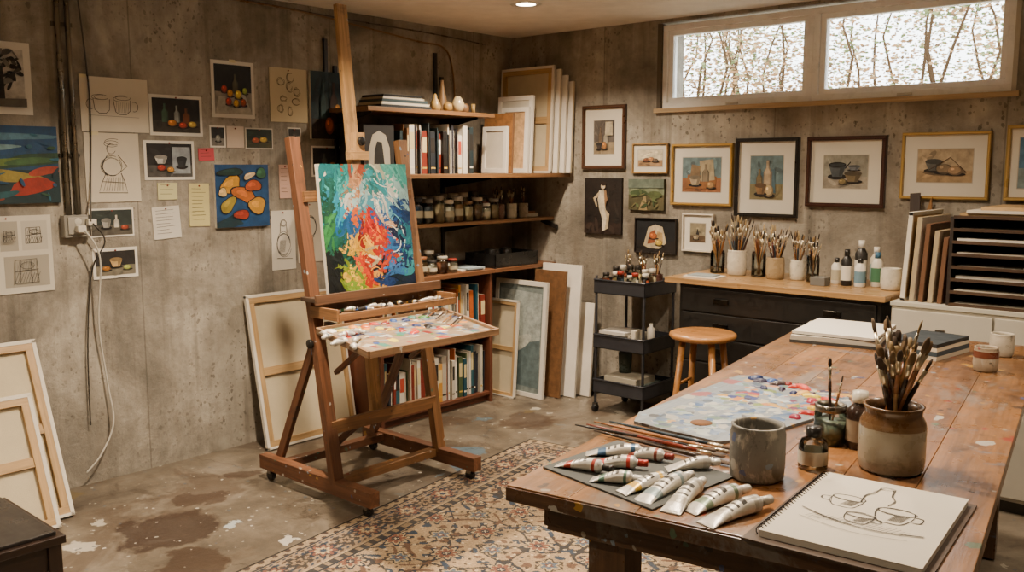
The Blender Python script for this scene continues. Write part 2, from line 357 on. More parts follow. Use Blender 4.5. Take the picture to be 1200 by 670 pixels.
land=full('1a3f5c')+[('p',[(0,.6),(1,.66),(1,1),(0,1)],'1a4266'),('p',blobp(.55,.86,.4,.05,1),'4a7286'),('p',blobp(.35,.72,.35,.035,2),'6a8a90'),('p',[(0,.3),(.5,.45),(1,.52),(1,.66),(.7,.64),(.5,.56),(.2,.62),(0,.64)],'24402c'),('p',blobp(.35,.5,.34,.06,3,20,.2),'5a7030'),('p',blobp(.75,.55,.2,.05,4,20,.1),'3a5a34'),('p',[(0,0),(1,0),(1,.42),(.6,.44),(.3,.3),(0,.34)],'142c30'),('p',blobp(.55,.36,.32,.07,5,20,-.1),'8a7a34'),('p',blobp(.75,.22,.24,.09,6,20,.3),'8f2a18'),('p',blobp(.25,.14,.24,.08,7,20,-.2),'7a3420'),('p',blobp(.88,.42,.14,.06,8,20,.2),'9a3a24'),('p',blobp(.12,.28,.14,.05,9,20,-.4),'a8a07c'),('p',blobp(.5,.12,.14,.04,10,20,.3),'1f4a50')]+dabs(26,['1c4566','2a4a34','14303a','22586a'],9,.06)
pic('landscape_painting',LW,-3.72,-3.225,1.39,1.74,land,thick=.02,bg='24484a')
def chair_sk(cx,cy,s):
    return [('l',[(cx-s,cy-s),(cx-s*.9,cy+s),(cx+s*.7,cy+s*1.05),(cx+s*.8,cy-s),(cx-s,cy-s)],.003,PC),('l',[(cx-s,cy),(cx+s*.8,cy+.02)],.003,PC),('l',[(cx-s*.6,cy-s),(cx-s*.5,cy+s)],.002,PC),('l',[(cx+s*.3,cy-s),(cx+s*.25,cy+s)],.002,PC),('l',circ(cx,cy+s*.5,s*.5,s*.3),.002,PC)]+[('l',[(cx-s+i*s*.2,cy-s*.95),(cx-s*.7+i*s*.2,cy-s*.1)],.002,'5b554c') for i in range(9)]+[('l',[(cx-s*.8+i*s*.2,cy+s*.1),(cx-s*.6+i*s*.18,cy+s*.9)],.0015,'6b655c') for i in range(8)]
pic('chair_sketches',LW,-3.66,-3.27,.98,1.335,full('cfc8b8')+[('p',[(.42,.55),(.62,.55),(.62,.93),(.42,.93)],'a9a293'),('p',[(.66,.55),(.95,.55),(.95,.93),(.66,.93)],'bfb8a9'),('p',[(.45,.08),(.95,.08),(.95,.48),(.45,.48)],'a39c8d')]+chair_sk(.8,.74,.1)+chair_sk(.7,.28,.15)+chair_sk(.52,.74,.07)+chair_sk(.2,.6,.12),bg='cfc8b8',imat='paper')
def scrib(cx,cy,rx,ry,n,seed,w=.002,c=PC):
    q=random.Random(seed);return [('l',circ(cx+q.uniform(-.02,.02),cy+q.uniform(-.02,.02),rx*q.uniform(.85,1.12),ry*q.uniform(.85,1.12),q.uniform(0,90),q.uniform(260,420)),w,c) for _ in range(n)]
mug=scrib(.3,.62,.12,.05,2,1)+[('l',[(.18,.6),(.2,.4),(.26,.34),(.36,.34),(.41,.4),(.42,.6)],.003,PC),('l',circ(.14,.5,.06,.09,60,300),.0025,PC)]+scrib(.6,.62,.13,.05,2,2)+[('l',[(.47,.6),(.5,.38),(.55,.33),(.66,.33),(.72,.4),(.73,.6)],.003,PC),('l',circ(.78,.48,.06,.09,-110,110),.0025,PC),('l',[(.1,.3),(.85,.28)],.002,'8b857b')]+[('l',[(.5+i*.03,.36),(.52+i*.03,.55)],.0014,'777067') for i in range(7)]
pic('mug_sketch',LW,-3.1,-2.765,1.725,1.985,full('d4cbb8')+mug,bg='d4cbb8',imat='paper',tape=[(-.45,.5)])
girl=scrib(.5,.76,.09,.08,2,3)+scrib(.5,.86,.14,.05,2,4)+scrib(.48,.52,.17,.13,3,5)+[('l',[(.36,.42),(.28,.28),(.22,.14),(.75,.13),(.7,.3),(.64,.42)],.003,PC),('l',[(.4,.68),(.28,.52),(.38,.38)],.003,PC),('l',[(.6,.68),(.76,.52),(.6,.42)],.003,PC),('l',[(.3,.3),(.7,.28)],.002,PC)]+[('l',[(.3+i*.05,.16),(.38+i*.04,.36)],.0018,'777067') for i in range(8)]
pic('figure_sketch',LW,-3.095,-2.825,1.385,1.72,full('cfc5b2')+girl,bg='cfc5b2',imat='paper',tape=[(-.3,.49)])
bo=scene_bg('1f1d1a','3a332a',.35,8,21)+bottle_(.25,.3,.07,.55,'3f5b46')+bottle_(.5,.3,.06,.5,'8b8f88')+bottle_(.7,.28,.08,.45,'6b3d22')+fruit(.4,.28,.1,'c0772b')+fruit(.62,.22,.09,'a93a22')+fruit(.82,.25,.09,'c9a545')
pic('still_life_photograph',LW,-2.76,-2.47,1.715,1.92,bo,mat=.015,bg='e0dbcf')
mg=scene_bg('222020','4d4a45',.35,8,24)+[('p',[(.55,.1),(.95,.1),(.95,.9),(.55,.9)],'8f959a')]+bowl_(.3,.4,.14,.2,'c9c6bd')+fruit(.3,.28,.09,'b03a22')+fruit(.5,.22,.08,'c0862b')+bowl_(.75,.3,.12,.25,'2a2a2c')
pic('still_life_photograph',LW,-2.80,-2.525,1.49,1.69,mg,mat=.014,bg='e0dbcf')
pic('still_life_photograph',LW,-3.09,-2.87,1.215,1.355,scene_bg('2c3430','555046',.4,6,31)+bowl_(.35,.3,.12,.3,'a9a79f')+bottle_(.6,.3,.07,.5,'c4bfb0')+fruit(.8,.3,.1,'8a3a22'),mat=.008,bg='e0dbcf')
pic('still_life_photograph',LW,-3.085,-2.86,1.01,1.16,scene_bg('25211e','77705f',.4,6,37)+bowl_(.5,.35,.16,.3,'caa56a')+fruit(.25,.3,.1,'b7772b')+fruit(.78,.3,.1,'99a04a'),mat=.014,bg='e0dbcf')
pic('still_life_photograph',LW,-2.41,-2.15,1.82,2.12,scene_bg('1b1a17','8a8578',.45,6,41)+[('p',[(0,0),(1,0),(.8,.42),(.1,.35)],'a8a292')]+bottle_(.55,.42,.08,.4,'57503a')+fruit(.25,.5,.08,'b23a20')+fruit(.4,.42,.08,'c8892f')+fruit(.62,.4,.09,'c5a83f')+fruit(.8,.48,.07,'8d9a3c')+fruit(.35,.25,.08,'b0331f')+fruit(.55,.22,.08,'cc9a3a')+fruit(.74,.24,.08,'a34a22'),mat=.018,bg='e0dbcf',tape=[(0,.5)])
sk=[]
for i in range(8):
    cx=.3+.2*(i%3)+r.uniform(-.06,.06);cy=.25+.2*(i//2)*.9+r.uniform(-.05,.05);sk+=scrib(cx,cy,r.uniform(.05,.1),r.uniform(.04,.09),3,i+50,.0018,'5b5040')
pic('figure_sketch',LW,-2.05,-1.80,1.81,2.11,full('cdbf9d')+sk,bg='cdbf9d',imat='paper')
pic('dark_still_life_painting',LW,-1.785,-1.54,1.72,2.11,scene_bg('1c3338','2a2018',.3,20,51)+bottle_(.35,.3,.1,.55,'2f4a4c')+bottle_(.65,.25,.12,.6,'3a2418')+fruit(.5,.2,.13,'a5501f')+fruit(.75,.45,.08,'b7802f'),thick=.02,bg='201c18')
yb=full('16406c')+[('p',[(0,.5),(.4,.62),(1,.45),(1,.1),(.5,.2),(0,.15)],'1b4470'),('p',[(0,.08),(.35,.22),(.5,.05),(.3,0),(0,0)],'14303a')]
for j,(cx,cy,rx,ry,c,ro) in enumerate(((.28,.68,.2,.12,'c08a24',.2),(.52,.52,.2,.12,'b4621e',-.3),(.22,.36,.15,.1,'a08a2c',.5),(.7,.66,.13,.1,'a84a1c',.1),(.76,.34,.17,.12,'b88428',-.4),(.46,.2,.13,.08,'94301a',.2),(.28,.88,.2,.06,'16302a',.1),(.85,.86,.1,.07,'2c5a3c',0),(.12,.56,.08,.06,'d0b070',0),(.62,.82,.1,.05,'c8b088',.3))):
    yb+=[('p',blobp(cx,cy,rx*1.12,ry*1.14,70+j,20,ro),'10161c'),('p',blobp(cx,cy,rx,ry,70+j,20,ro),c),('p',blobp(cx-.03,cy+.02,rx*.5,ry*.4,70+j,14,ro),hexc(c,1.5))]
pic('fruit_painting',LW,-2.42,-2.09,1.23,1.57,yb,thick=.02,bg='1d3a5a')
pic('small_photograph',LW,-2.43,-2.337,1.66,1.775,scene_bg('2b2a28','77726a',.4,4,65)+fruit(.5,.4,.2,'8a8a80'),mat=.008,bg='e0dbcf')
pic('small_photograph',LW,-2.215,-2.04,1.655,1.77,scene_bg('1e2a1e','3a3a22',.4,5,67)+fruit(.35,.4,.15,'a9502a')+fruit(.65,.45,.15,'b99a3a'),mat=.006,bg='c9c3b5')
pic('sticky_note',LW,-2.33,-2.225,1.66,1.775,full('c9b8a8'),bg='c9b8a8',imat='paper')
def writing(n,col='4a4238'): return [('l',[(.12,.88-i*.8/n),(.12+.7*r.uniform(.6,1),.88-i*.8/n+r.uniform(-.01,.01))],.0018,col) for i in range(n)]
pic('sticky_note',LW,-2.5,-2.41,1.59,1.655,full('c8525a')+writing(3),bg='c8525a',imat='paper',rot=2)
pic('sticky_note',LW,-2.565,-2.45,1.245,1.47,full('cfc488')+writing(9),bg='cfc488',imat='paper',rot=-1)
pic('handwritten_note',LW,-2.77,-2.62,1.19,1.355,full('d6d1c5')+writing(8),bg='d6d1c5',imat='paper',rot=3)
pic('sticky_note',LW,-2.735,-2.63,1.39,1.475,full('d2cc9a')+writing(3),bg='d2cc9a',imat='paper')
pic('bottle_sketch',LW,-2.07,-1.91,.97,1.31,full('d0cabc')+scrib(.5,.42,.3,.2,4,8,.0025)+scrib(.5,.8,.12,.05,2,9)+[('l',[(.38,.8),(.36,.62)],.003,PC),('l',[(.62,.8),(.64,.62)],.003,PC),('l',[(.2,.2),(.85,.18)],.003,PC)]+[('l',[(.3+i*.03,.3),(.36+i*.03,.5)],.002,'5b554c') for i in range(8)],bg='d0cabc',imat='paper')
pic('figure_sketch',LW,-1.89,-1.72,1.0,1.35,full('cfc6b4')+scrib(.5,.6,.25,.18,4,10,.003)+[('l',[(.3,.4),(.35,.1)],.003,PC),('l',[(.6,.4),(.65,.1)],.003,PC)],bg='cfc6b4',imat='paper')
pic('handwritten_note',LW,-2.005,-1.93,1.38,1.57,full('c9a594')+writing(7),bg='c9a594',imat='paper')
pic('small_photograph',LW,-1.94,-1.85,1.70,1.78,scene_bg('2b2a28','8a857a',.4,4,71)+bowl_(.5,.3,.2,.3,'55504a'),mat=.006,bg='ddd7ca')
pic('small_photograph',LW,-1.78,-1.56,1.50,1.68,scene_bg('1d1c1a','66614f',.4,6,73)+bottle_(.4,.3,.1,.5,'4a4a42')+fruit(.7,.35,.13,'8a5a2a'),mat=.01,bg='ddd7ca')
# back wall
pic('framed_still_life',BW,.655,1.005,1.545,1.965,scene_bg('57504a','8a7a60',.35,14,81)+bottle_(.35,.3,.1,.5,'6b5a48')+bottle_(.62,.3,.12,.4,'8f8878')+fruit(.55,.25,.12,'9a6a3a')+bowl_(.3,.15,.15,.15,'3a3430')+[('p',[(.6,.55),(.95,.55),(.95,.95),(.6,.95)],'b0a488')],(.022,'4a2e1c',.025),.07,bg='d8d0be')
pic('framed_still_life',BW,1.06,1.33,1.515,1.71,scene_bg('c9bda0','9a7a58',.4,5,83)+fruit(.35,.4,.13,'7a4a30')+fruit(.55,.45,.13,'b07a4a')+fruit(.72,.38,.12,'5b4a3a'),(.010,'9a7a4a',.018),.032,bg='d6cebc')
pic('figure_painting',BW,.68,.985,1.11,1.485,scene_bg('1f1712','2a1d16',.2,16,85)+[('e',.52,.86,.06,.06,'c9b79a'),('p',[(.42,.78),(.6,.78),(.64,.62),(.58,.48),(.66,.3),(.6,.08),(.5,.05),(.5,.28),(.42,.45),(.38,.62)],'c4b79e'),('p',[(.56,.46),(.7,.36),(.66,.1),(.58,.08),(.62,.3)],'a89678'),('p',[(.42,.76),(.26,.64),(.34,.48),(.38,.5),(.33,.63),(.44,.7)],'b09d7e'),('p',[(.55,.78),(.6,.78),(.64,.62),(.58,.48),(.56,.6)],'8a6a4c'),('e',.53,.9,.07,.04,'2a1c14')],thick=.02,bg='241a14',edge='241a14')
pic('landscape_painting',BW,1.04,1.31,1.28,1.48,scene_bg('6a7358','4f4a30',.5,10,87)+[('e',.3,.55,.25,.1,'3a4a2c'),('e',.75,.5,.2,.12,'4a5430'),('p',[(.3,0),(.55,0),(.5,.45),(.45,.45)],'98845a'),('p',[(0,.7),(1,.72),(1,1),(0,1)],'5f6a5c')]+dabs(14,['3a4a2c','55603a','6a6440'],90,.09,(.1,.9,.1,.6)),thick=.018,bg='4a4630',edge='4a4630')
pic('still_life_painting',BW,1.09,1.405,1.0,1.23,scene_bg('16181b','201a17',.35,8,89)+[('p',[(.2,.2),(.32,.75),(.5,.85),(.68,.78),(.78,.3),(.6,.12),(.35,.12)],'b8a888'),('p',[(.3,.25),(.36,.6),(.5,.7),(.5,.3)],'8a4a2a'),('p',[(.52,.3),(.55,.65),(.68,.6),(.7,.3)],'a88a5a')]+fruit(.45,.5,.1,'b8622a')+fruit(.6,.3,.09,'b99a3a'),(.008,'2a2420',.02),bg='1f1a18')
pic('framed_still_life',BW,1.36,1.785,1.32,1.70,scene_bg('5f7478','8a5a38',.4,8,91)+[('p',[(.1,.1),(.85,.1),(.9,.45),(.15,.5)],'86582f'),('p',[(.5,.3),(.85,.35),(.8,.95),(.45,.9)],'9a8c6e'),('p',[(.2,.35),(.45,.3),(.48,.75),(.25,.8)],'7a6448')]+bowl_(.35,.2,.16,.22,'a9987c')+bottle_(.62,.3,.09,.5,'7a6c56')+fruit(.75,.2,.1,'a07a4a'),(.016,'a8843e',.025),.062,bg='d6d0c0')
pic('framed_still_life',BW,1.805,2.20,1.265,1.725,scene_bg('5e7478','7a7050',.35,10,93)+[('p',[(.25,.2),(.8,.15),(.75,.7),(.3,.6)],'47606a')]+bottle_(.55,.3,.13,.6,'a89478')+bottle_(.3,.25,.1,.45,'7a6a4a')+fruit(.6,.2,.14,'b09a70')+bowl_(.35,.12,.18,.2,'8c6a44'),(.02,'17120f',.025),.075,bg='d9d3c4')
pic('framed_still_life',BW,2.25,2.69,1.335,1.725,scene_bg('8f8d80','9a9384',.35,5,95)+bowl_(.32,.35,.2,.35,'4d5458')+bowl_(.68,.2,.2,.25,'6d5f44')+bowl_(.7,.55,.14,.12,'6c7278')+[('l',[(.5,.6),(.62,.8)],.006,'2a2824'),('l',circ(.32,.72,.19,.06),.004,'1f1d1a')]+fruit(.45,.2,.09,'8a7a50'),(.022,'3c1f14',.028),.075,bg='dad4c4')
pic('framed_still_life',BW,2.77,3.20,1.39,1.735,scene_bg('aa987b','a58c68',.35,3,97)+[('e',.5,.3,.4,.1,'6b5a44')]+bowl_(.3,.35,.16,.28,'5a5a54')+fruit(.5,.4,.15,'7d6a50')+fruit(.7,.35,.14,'94795a')+[('l',[(.15,.3),(.6,.75),(.9,.3)],.004,'4a3a2c')],(.015,'a58544',.025),.066,bg='d9d3c4')
pic('framed_still_life',BW,3.27,3.66,1.39,1.76,scene_bg('4f7694','7f9090',.4,8,99)+fruit(.3,.3,.15,'a0a898')+bottle_(.6,.25,.12,.5,'4a6a84'),(.018,'b0904e',.025),.04,bg='e2dccd')
pic('framed_still_life',BW,1.445,1.665,1.03,1.27,scene_bg('8a8068','5a4834',.35,4,101)+bottle_(.5,.2,.1,.5,'2a2420')+bowl_(.4,.15,.2,.2,'b0a080'),(.012,'d0c8b8',.018),.045,bg='e0dacc')
# ------------------------------------------------------------------ conduit, box, cables
b=MB()
for y in (-3.19,-3.145): b.cyl((.02,y,1.33),(.02,y,H),.012,.012,'8a8478','metal',12)
for z in (1.6,2.2): b.box(0,.012,-3.213,-3.12,z,z+.02,'6a655c','metal')
b.build('electrical_conduit')
b=MB();b.box(0,.045,-3.225,-3.10,1.225,1.329,'8b877e','plastic');b.box(.045,.052,-3.21,-3.115,1.24,1.32,'a39e93','plastic')
for z in (1.265,1.30): b.lathe([(.017,0),(.017,.004)],'c9c4b6','plastic',T(.052,-3.165,z)@RY(90),16)
b.box(.056,.085,-3.18,-3.14,1.25,1.28,'d8d2c4','plastic');b.box(.056,.085,-3.13,-3.09,1.28,1.31,'d8d2c4','plastic')
b.build('outlet_box',bevel=.004)
def spl(P,n=8):
    P=[V(p) for p in P];o=[]
    for i in range(len(P)-1):
        p0=P[max(i-1,0)];p1=P[i];p2=P[i+1];p3=P[min(i+2,len(P)-1)]
        for k in range(n):
            t=k/n;o.append(.5*((2*p1)+(p2-p0)*t+(2*p0-5*p1+4*p2-p3)*t*t+(3*p1-p0-3*p2+p3)*t**3))
    o.append(P[-1]);return o
b=MB();b.tube(spl([(.087,-3.15,1.26),(.095,-3.09,1.12),(.04,-3.09,.8),(.03,-3.06,.5),(.05,-3.05,.3),(.06,-3.12,.16),(.06,-3.2,.08)]),.0042,'c5bfb2')
b.tube(spl([(.087,-3.11,1.29),(.09,-3.06,1.2),(.02,-3.1,1.05),(.02,-3.14,.7),(.02,-3.15,.3)]),.0035,'3a3630')
b.tube(spl([(.02,-3.1,H-.02),(.015,-3.06,1.9),(.015,-3.08,1.45),(.087,-3.12,1.3)]),.004,'4a453c')
b.build('power_cable')
b=MB()
b.tube(spl([(.015,-3.0,2.44),(.015,-2.0,2.44),(.015,-1.4,2.40),(.015,-.95,2.36),(.015,-.7,2.34),(.015,-.62,2.2),(.015,-.6,1.95)]),.006,'7a5a38')
b.tube(spl([(.015,-2.4,2.455),(.015,-1.6,2.43),(.015,-.8,2.42),(.015,-.3,2.40)]),.005,'4a4238')
b.build('ceiling_cable')
# ------------------------------------------------------------------ shelving
WD='86603c'
b=MB();b.box(0.002,.38,-1.66,-.60,1.875,1.9,WD,'wood');b.box(.002,.54,-1.72,-.003,1.49,1.515,WD,'wood');b.box(.002,.40,-1.6,-.003,1.19,1.212,WD,'wood')
for y in (-1.6,-.72): b.box(.002,.02,y-.012,y+.012,.95,2.15,'1f1c19','blackmetal')
b.box(.002,.02,-1.68,-1.655,1.8,2.3,'1f1c19','blackmetal');b.box(.002,.02,-.79,-.765,1.9,2.3,'1f1c19','blackmetal')
for y in (-1.6,-.72):
    for z,d in ((1.875,.34),(1.49,.45),(1.19,.36)):
        b.add([(0.02,y-.004,z),(d,y-.004,z),(d,y-.004,z-.012),(0.02,y-.004,z-.07),(0.02,y+.004,z),(d,y+.004,z),(d,y+.004,z-.012),(0.02,y+.004,z-.07)],[(0,1,2,3),(7,6,5,4),(0,4,5,1),(1,5,6,2),(2,6,7,3),(3,7,4,0)],'1f1c19','blackmetal')
b.beam((.30,-.02,1.185),(.44,-.02,1.14),.02,.03,'1f1c19','blackmetal')
b.build('shelving_unit',bevel=.0015)
def books(b,y0,y1,xf,z,hmin,hmax,pal,seed,dmax=.24,gap=0):
    r=random.Random(seed);y=y0
    while y<y1-.01:
        w=r.choice([.008,.012,.016,.02,.026,.034,.042]);h=r.uniform(hmin,hmax);c=r.choice(pal)
        if y+w>y1: break
        d=r.uniform(dmax*.75,dmax);xo=xf-r.uniform(0,.03);lean=r.choice([0,0,0,0,1,-1.5])
        M=T(0,y+w/2,z)@RX(lean)
        b.box(xo-d,xo,-w/2+.0006,w/2-.0006,.0008,h,c,'paint',M)
        b.box(xo-d+.004,xo-.004,-w/2+.003,w/2-.003,h-.001,h+.0005,'d8cfba','paper',M)
        if w>.015:
            c2=r.choice(['d9c890','efe9da','2a2622','b5452f',c,c]);b.box(xo-.001,xo+.0006,-w/2+.004,w/2-.004,h*.5,h*.85,c2,'paper',M)
            b.box(xo-.001,xo+.0006,-w/2+.003,w/2-.003,h*.12,h*.16,r.choice(['e8e0cc','c9a84a','332d28']),'paper',M)
        y+=w+abs(lean)*.0035
pal1=['c9c2b2','1d1b1a','b9af98','5a1a14','d4cfc2','2b2d35','a8a090','6f4b2a','2f2a25','dfd9cc','83301f','24343a','c6bba0','17161a','222830','1d1b1a','2a2220']
b=MB();books(b,-1.36,-.72,.33,1.515,.24,.31,pal1,5,.25);b.build('row_of_books')
b2=MB();b2.box(.08,.30,-1.63,-1.40,1.516,1.80,'201e1c','paint')
b2.M=T(.3005,-1.515,1.53)@LW;shapes(b2,[('p',[(-.42,.02),(.42,.02),(.4,.55),(.25,.85),(.0,.95),(-.25,.85),(-.4,.5)],'a9a392'),('p',[(-.22,.02),(.22,.02),(.14,.5),(.1,.68),(-.08,.7),(-.18,.5)],'24221f')],0,0,.2,.25,.0,'matte');b2.build('art_book')
b=MB();z=1.9
for i,(w,c,h) in enumerate(((.40,'2d3134',.020),(.38,'c9bea6',.016),(.36,'3a4a50',.018),(.33,'b9ad94',.014),(.30,'20201f',.014))):
    b.box(.1,.33-i*.008,-1.52+i*.012,-1.52+w+i*.012,z,z+h-.0006,c,'paint');b.box(.105,.331-i*.008,-1.515+i*.012,-1.53+w+i*.012,z+.003,z+h-.004,'ddd5c3' if i%2 else c,'paper');z+=h
b.build('stack_of_books')
b=MB();b.lathe([(.001,0),(.028,.004),(.036,.03),(.028,.06),(.014,.08),(.012,.1),(.004,.11)],'b9975a','ceramic',T(.27,-1.03,1.9));b.build('wooden_pear')
b=MB();b.lathe([(.001,0),(.024,.004),(.032,.025),(.026,.05),(.008,.062)],'9a7a44','ceramic',T(.30,-.95,1.9));b.build('wooden_pear')
b=MB();b.lathe([(.045,0),(.04,.03),(.026,.09),(.014,.16),(.01,.2),(.012,.205)],'8a6a44','wood',T(.2,-.90,1.9));b.build('wooden_cone')
b=MB();b.lathe([(.02,0),(.035,.02),(.045,.05),(.03,.08),(.015,.1)],'c9b58a','ceramic',T(.3,-.86,1.9));b.lathe([(.014,0),(.014,.06)],'a0834e','wood',T(.3,-.72,1.9));b.lathe([(.03,0),(.03,.04),(.02,.06)],'7a5a3c','wood',T(.28,-.78,1.9));b.build('ceramic_gourd')
def canvas(name,M,w,h,t=.02,back=True,front='d9d1c0',bars='b89565',cross=True,fr=None,sh=None,edge=None):
    b=MB();bw=.045 if w>.3 else .03
    if back:
        b.box(-w/2,w/2,0,h,0,.002,'c2b496','canvas')
        for (x0,x1,y0,y1) in ((-w/2,w/2,0,bw),(-w/2,w/2,h-bw,h),(-w/2,-w/2+bw,bw,h-bw),(w/2-bw,w/2,bw,h-bw)): b.box(x0,x1,y0,y1,.002,t,bars,'wood')
        e=.004
        for (x0,x1,y0,y1) in ((-w/2-e,w/2+e,-.0005,bw*.3),(-w/2-e,w/2+e,h-bw*.3,h+e),(-w/2-e,-w/2+bw*.3,0,h),(w/2-bw*.3,w/2+e,0,h)): b.box(x0,x1,y0,y1,.001,t+.002,'d5cdbd','canvas')
        if cross: b.box(-w/2+bw,w/2-bw,h*.5-bw/2,h*.5+bw/2,.004,t-.004,bars,'wood')
    else:
        b.box(-w/2,w/2,0,h,0,t,edge or 'ddd6c8','canvas')
        if fr:
            f=.03
            for (x0,x1,y0,y1) in ((-w/2,w/2,0,f),(-w/2,w/2,h-f,h),(-w/2,-w/2+f,f,h-f),(w/2-f,w/2,f,h-f)): b.box(x0,x1,y0,y1,t,t+.008,fr,'paint')
        b.box(-w/2+(.03 if fr else .001),w/2-(.03 if fr else .001),(.03 if fr else .001),h-(.03 if fr else .001),t,t+.001,front,'art' if front not in('d9d1c0','e4ddd0') else 'canvas')
        if sh: shapes(b,sh,-w/2,0,w,h,t+.001)
    return b.build(name,M,bevel=.0015)
def leanL(y0,y1,base,h,top=.03):
    a=math.degrees(math.asin((base-top)/h)); return T(base,(y0+y1)/2,.002)@LW@RX(-a)
def leanB(x0,x1,base,h,z=0.002,lean=5): return T((x0+x1)/2,base,z)@BW@RX(-lean)
canvas('stretched_canvas',leanL(-4.02,-3.40,.36,.82,.04),.62,.82,.022)
canvas('stretched_canvas',leanL(-3.98,-3.50,.46,.60,.22),.48,.60,.022,cross=True)
canvas('stretched_canvas',leanL(-2.28,-1.83,.20,.86,.03),.45,.86,.022)
canvas('stretched_canvas',leanL(-1.82,-1.64,.17,.84,.03),.18,.84,.022,True,cross=False)
canvas('stretched_canvas',leanB(.17,.47,-.50,.66,lean=4),.30,.66,.018)
canvas('stretched_canvas',leanB(.18,.64,-.40,.79,lean=4),.46,.79,.018,False,'76817f',edge='cfc8ba',fr='d6d0c4',sh=[('p',[(.1,.1),(.9,.08),(.9,.5),(.1,.4)],'5a6a6c'),('p',[(.1,.4),(.9,.5),(.9,.9),(.1,.92)],'98a09c'),('e',.5,.45,.25,.06,'b0b4ac',.3)])
canvas('stretched_canvas',leanB(.43,.70,-.30,.86,lean=5),.27,.86,.018,False,'6b4a2c',edge='7a5a3a')
canvas('stretched_canvas',leanB(.43,.77,-.22,.9,lean=5),.34,.9,.018,False,'e4ddd0')
canvas('stretched_canvas',leanB(.55,.83,-.13,.64,lean=5),.28,.64,.018,False,'e4ddd0')
def shc(x0,x1,y,h,back=True,**k): canvas('stretched_canvas',leanB(x0,x1,y,h,1.516,3),x1-x0,h,.018,back,**k)
shc(.03,.50,-.16,.72)
shc(.09,.53,-.12,.70,False,front='e4ddd0',edge='c9bea6');shc(.16,.56,-.085,.66,False,front='e4ddd0');shc(.22,.59,-.05,.62,False,front='e4ddd0',edge='cdbfa0')
shc(.12,.43,-.28,.52,False,front='d9d1c0',fr='efe9dd');shc(.20,.44,-.33,.44,False,front='c9a274',fr='e6e0d4');shc(.10,.36,-.40,.40,False,front='9a6a3c',edge='7b5a3c');shc(.14,.36,-.45,.31,False,front='d9d1c0',fr='efe9dd')
# ---- jars
def jar(b,x,y,z,r,h,col,lid='2a2622',mat='glass',fill=None,seg=18):
    b.lathe([(r*.9,0),(r,.004),(r,h*.74),(r*.8,h*.82),(r*.8,h*.86)],'ffffff','glass',T(x,y,z),seg,cap=False)
    b.lathe([(r*.9,.003),(r*.97,.006),(r*.97,h*.7),(.001,h*.7)],fill or col,'plastic',T(x,y,z),seg)
    b.lathe([(r*.86,h*.84),(r*.9,h*.845),(r*.9,h),(r*.82,h*1.01),(.001,h*1.01)],lid,'plastic',T(x,y,z),seg)
    if rnd.random()<.55: b.lathe([(r*1.006,h*.25),(r*1.006,h*.52)],rnd.choice(['c9c0a8','b8ad90','a99f85']),'paper',T(x,y,z),seg,cap=False)
pj=['4a4d54','36424c','8a7a60','d9d0bc','9b6a44','9a8c70','c9b998','6a5a4a','b35a3c','d7c08a']
b=MB()
for k,(yy,rr,hh,c,l) in enumerate(((-1.44,.034,.15,'3a4f68','7b7a76'),(-1.36,.036,.17,'4a5460','9b9588'),(-1.27,.038,.16,'38506a','2f2d2b'),(-1.18,.036,.15,'656a72','7b756a'),(-1.09,.038,.17,'c9b490','9b9180'),(-1.00,.036,.14,'f0e8d8','e9e2d2'),(-.92,.038,.16,'b08a60','c9c2b2'),(-.83,.036,.13,'e0d0aa','8b6b4c'),(-.74,.038,.15,'8a6a4c','c5bdac'),(-.66,.032,.11,'e9dfc8','e9e2d4'),(-.58,.036,.14,'b8a078','9f9a90'))):
    jar(b,.35,yy,1.212,rr,hh,c,l)
for k in range(10): jar(b,.24,-1.42+k*.095,1.212,.036,rnd.uniform(.15,.20),rnd.choice(pj),rnd.choice(['4a4642','9f9a90','d9d2c2']))
b.build('pigment_jars')
BRW=['7a4a24','3a2a20','9a6a34','22201e','b0885a','5a2a1c','2c3a44']
def brush(b,p,d,L,col,br='3a2c20',r=.0035,bw=.006,flat=True,fer=None):
    f=fer or L*.16; tl=min(L*.12,f*.85); a=L-f-tl
    d=V(d).normalized();M=T(*p)@d.to_track_quat('Z','Y').to_matrix().to_4x4()
    b.lathe([(r*.35,0),(r*.7,L*.12),(r,a*.7),(r*1.15,a*.85),(r*.9,a)],col,'plastic',M,8)
    b.lathe([(r*.95,a-.002),(r*1.15,a+f*.3),(bw*.8,a+f)],'c9bda4','metal',M@Matrix.Diagonal((1,.8,1,1)),10)
    b.lathe([(bw*.8,a+f),(bw*1.08,a+f+tl*.35),(bw*.95,a+f+tl*.75),(bw*.45,L)],br,'matte',M@Matrix.Diagonal((1,.5 if flat else 1,1,1)),10)
def brushes(b,x,y,z,r,n,Lmin,Lmax,seed,lean=.22,k=1.,bw=(.003,.0065)):
    q=random.Random(seed)
    for i in range(n):
        a=q.uniform(0,6.28);rr=r*.8*q.random()**.5*.7;t=q.uniform(.2,1)*lean
        p=(x-rr*math.cos(a)*.6,y-rr*math.sin(a)*.6,z+.006)
        brush(b,p,(math.cos(a)*t,math.sin(a)*t,1),q.uniform(Lmin,Lmax),q.choice(BRW),q.choice(['3a2c20','6b5438','1f1a16','8a7048','4a3a2c','b09a70']),.0032*k,q.uniform(*bw)*k)
def cup(b,x,y,z,r,h,col,mat='ceramic',lip=True,seg=24,cols=None):
    P=[(r*.85,0),(r*.97,.006),(r,h*.3),(r,h*.85),(r*.93,h*.95),(r*.97 if lip else r*.93,h),(r*.85,h),(r*.85,h*.9),(r*.88,h*.2),(.001,h*.12)]
    b.lathe(P,col,mat,T(x,y,z),seg,cols=cols)
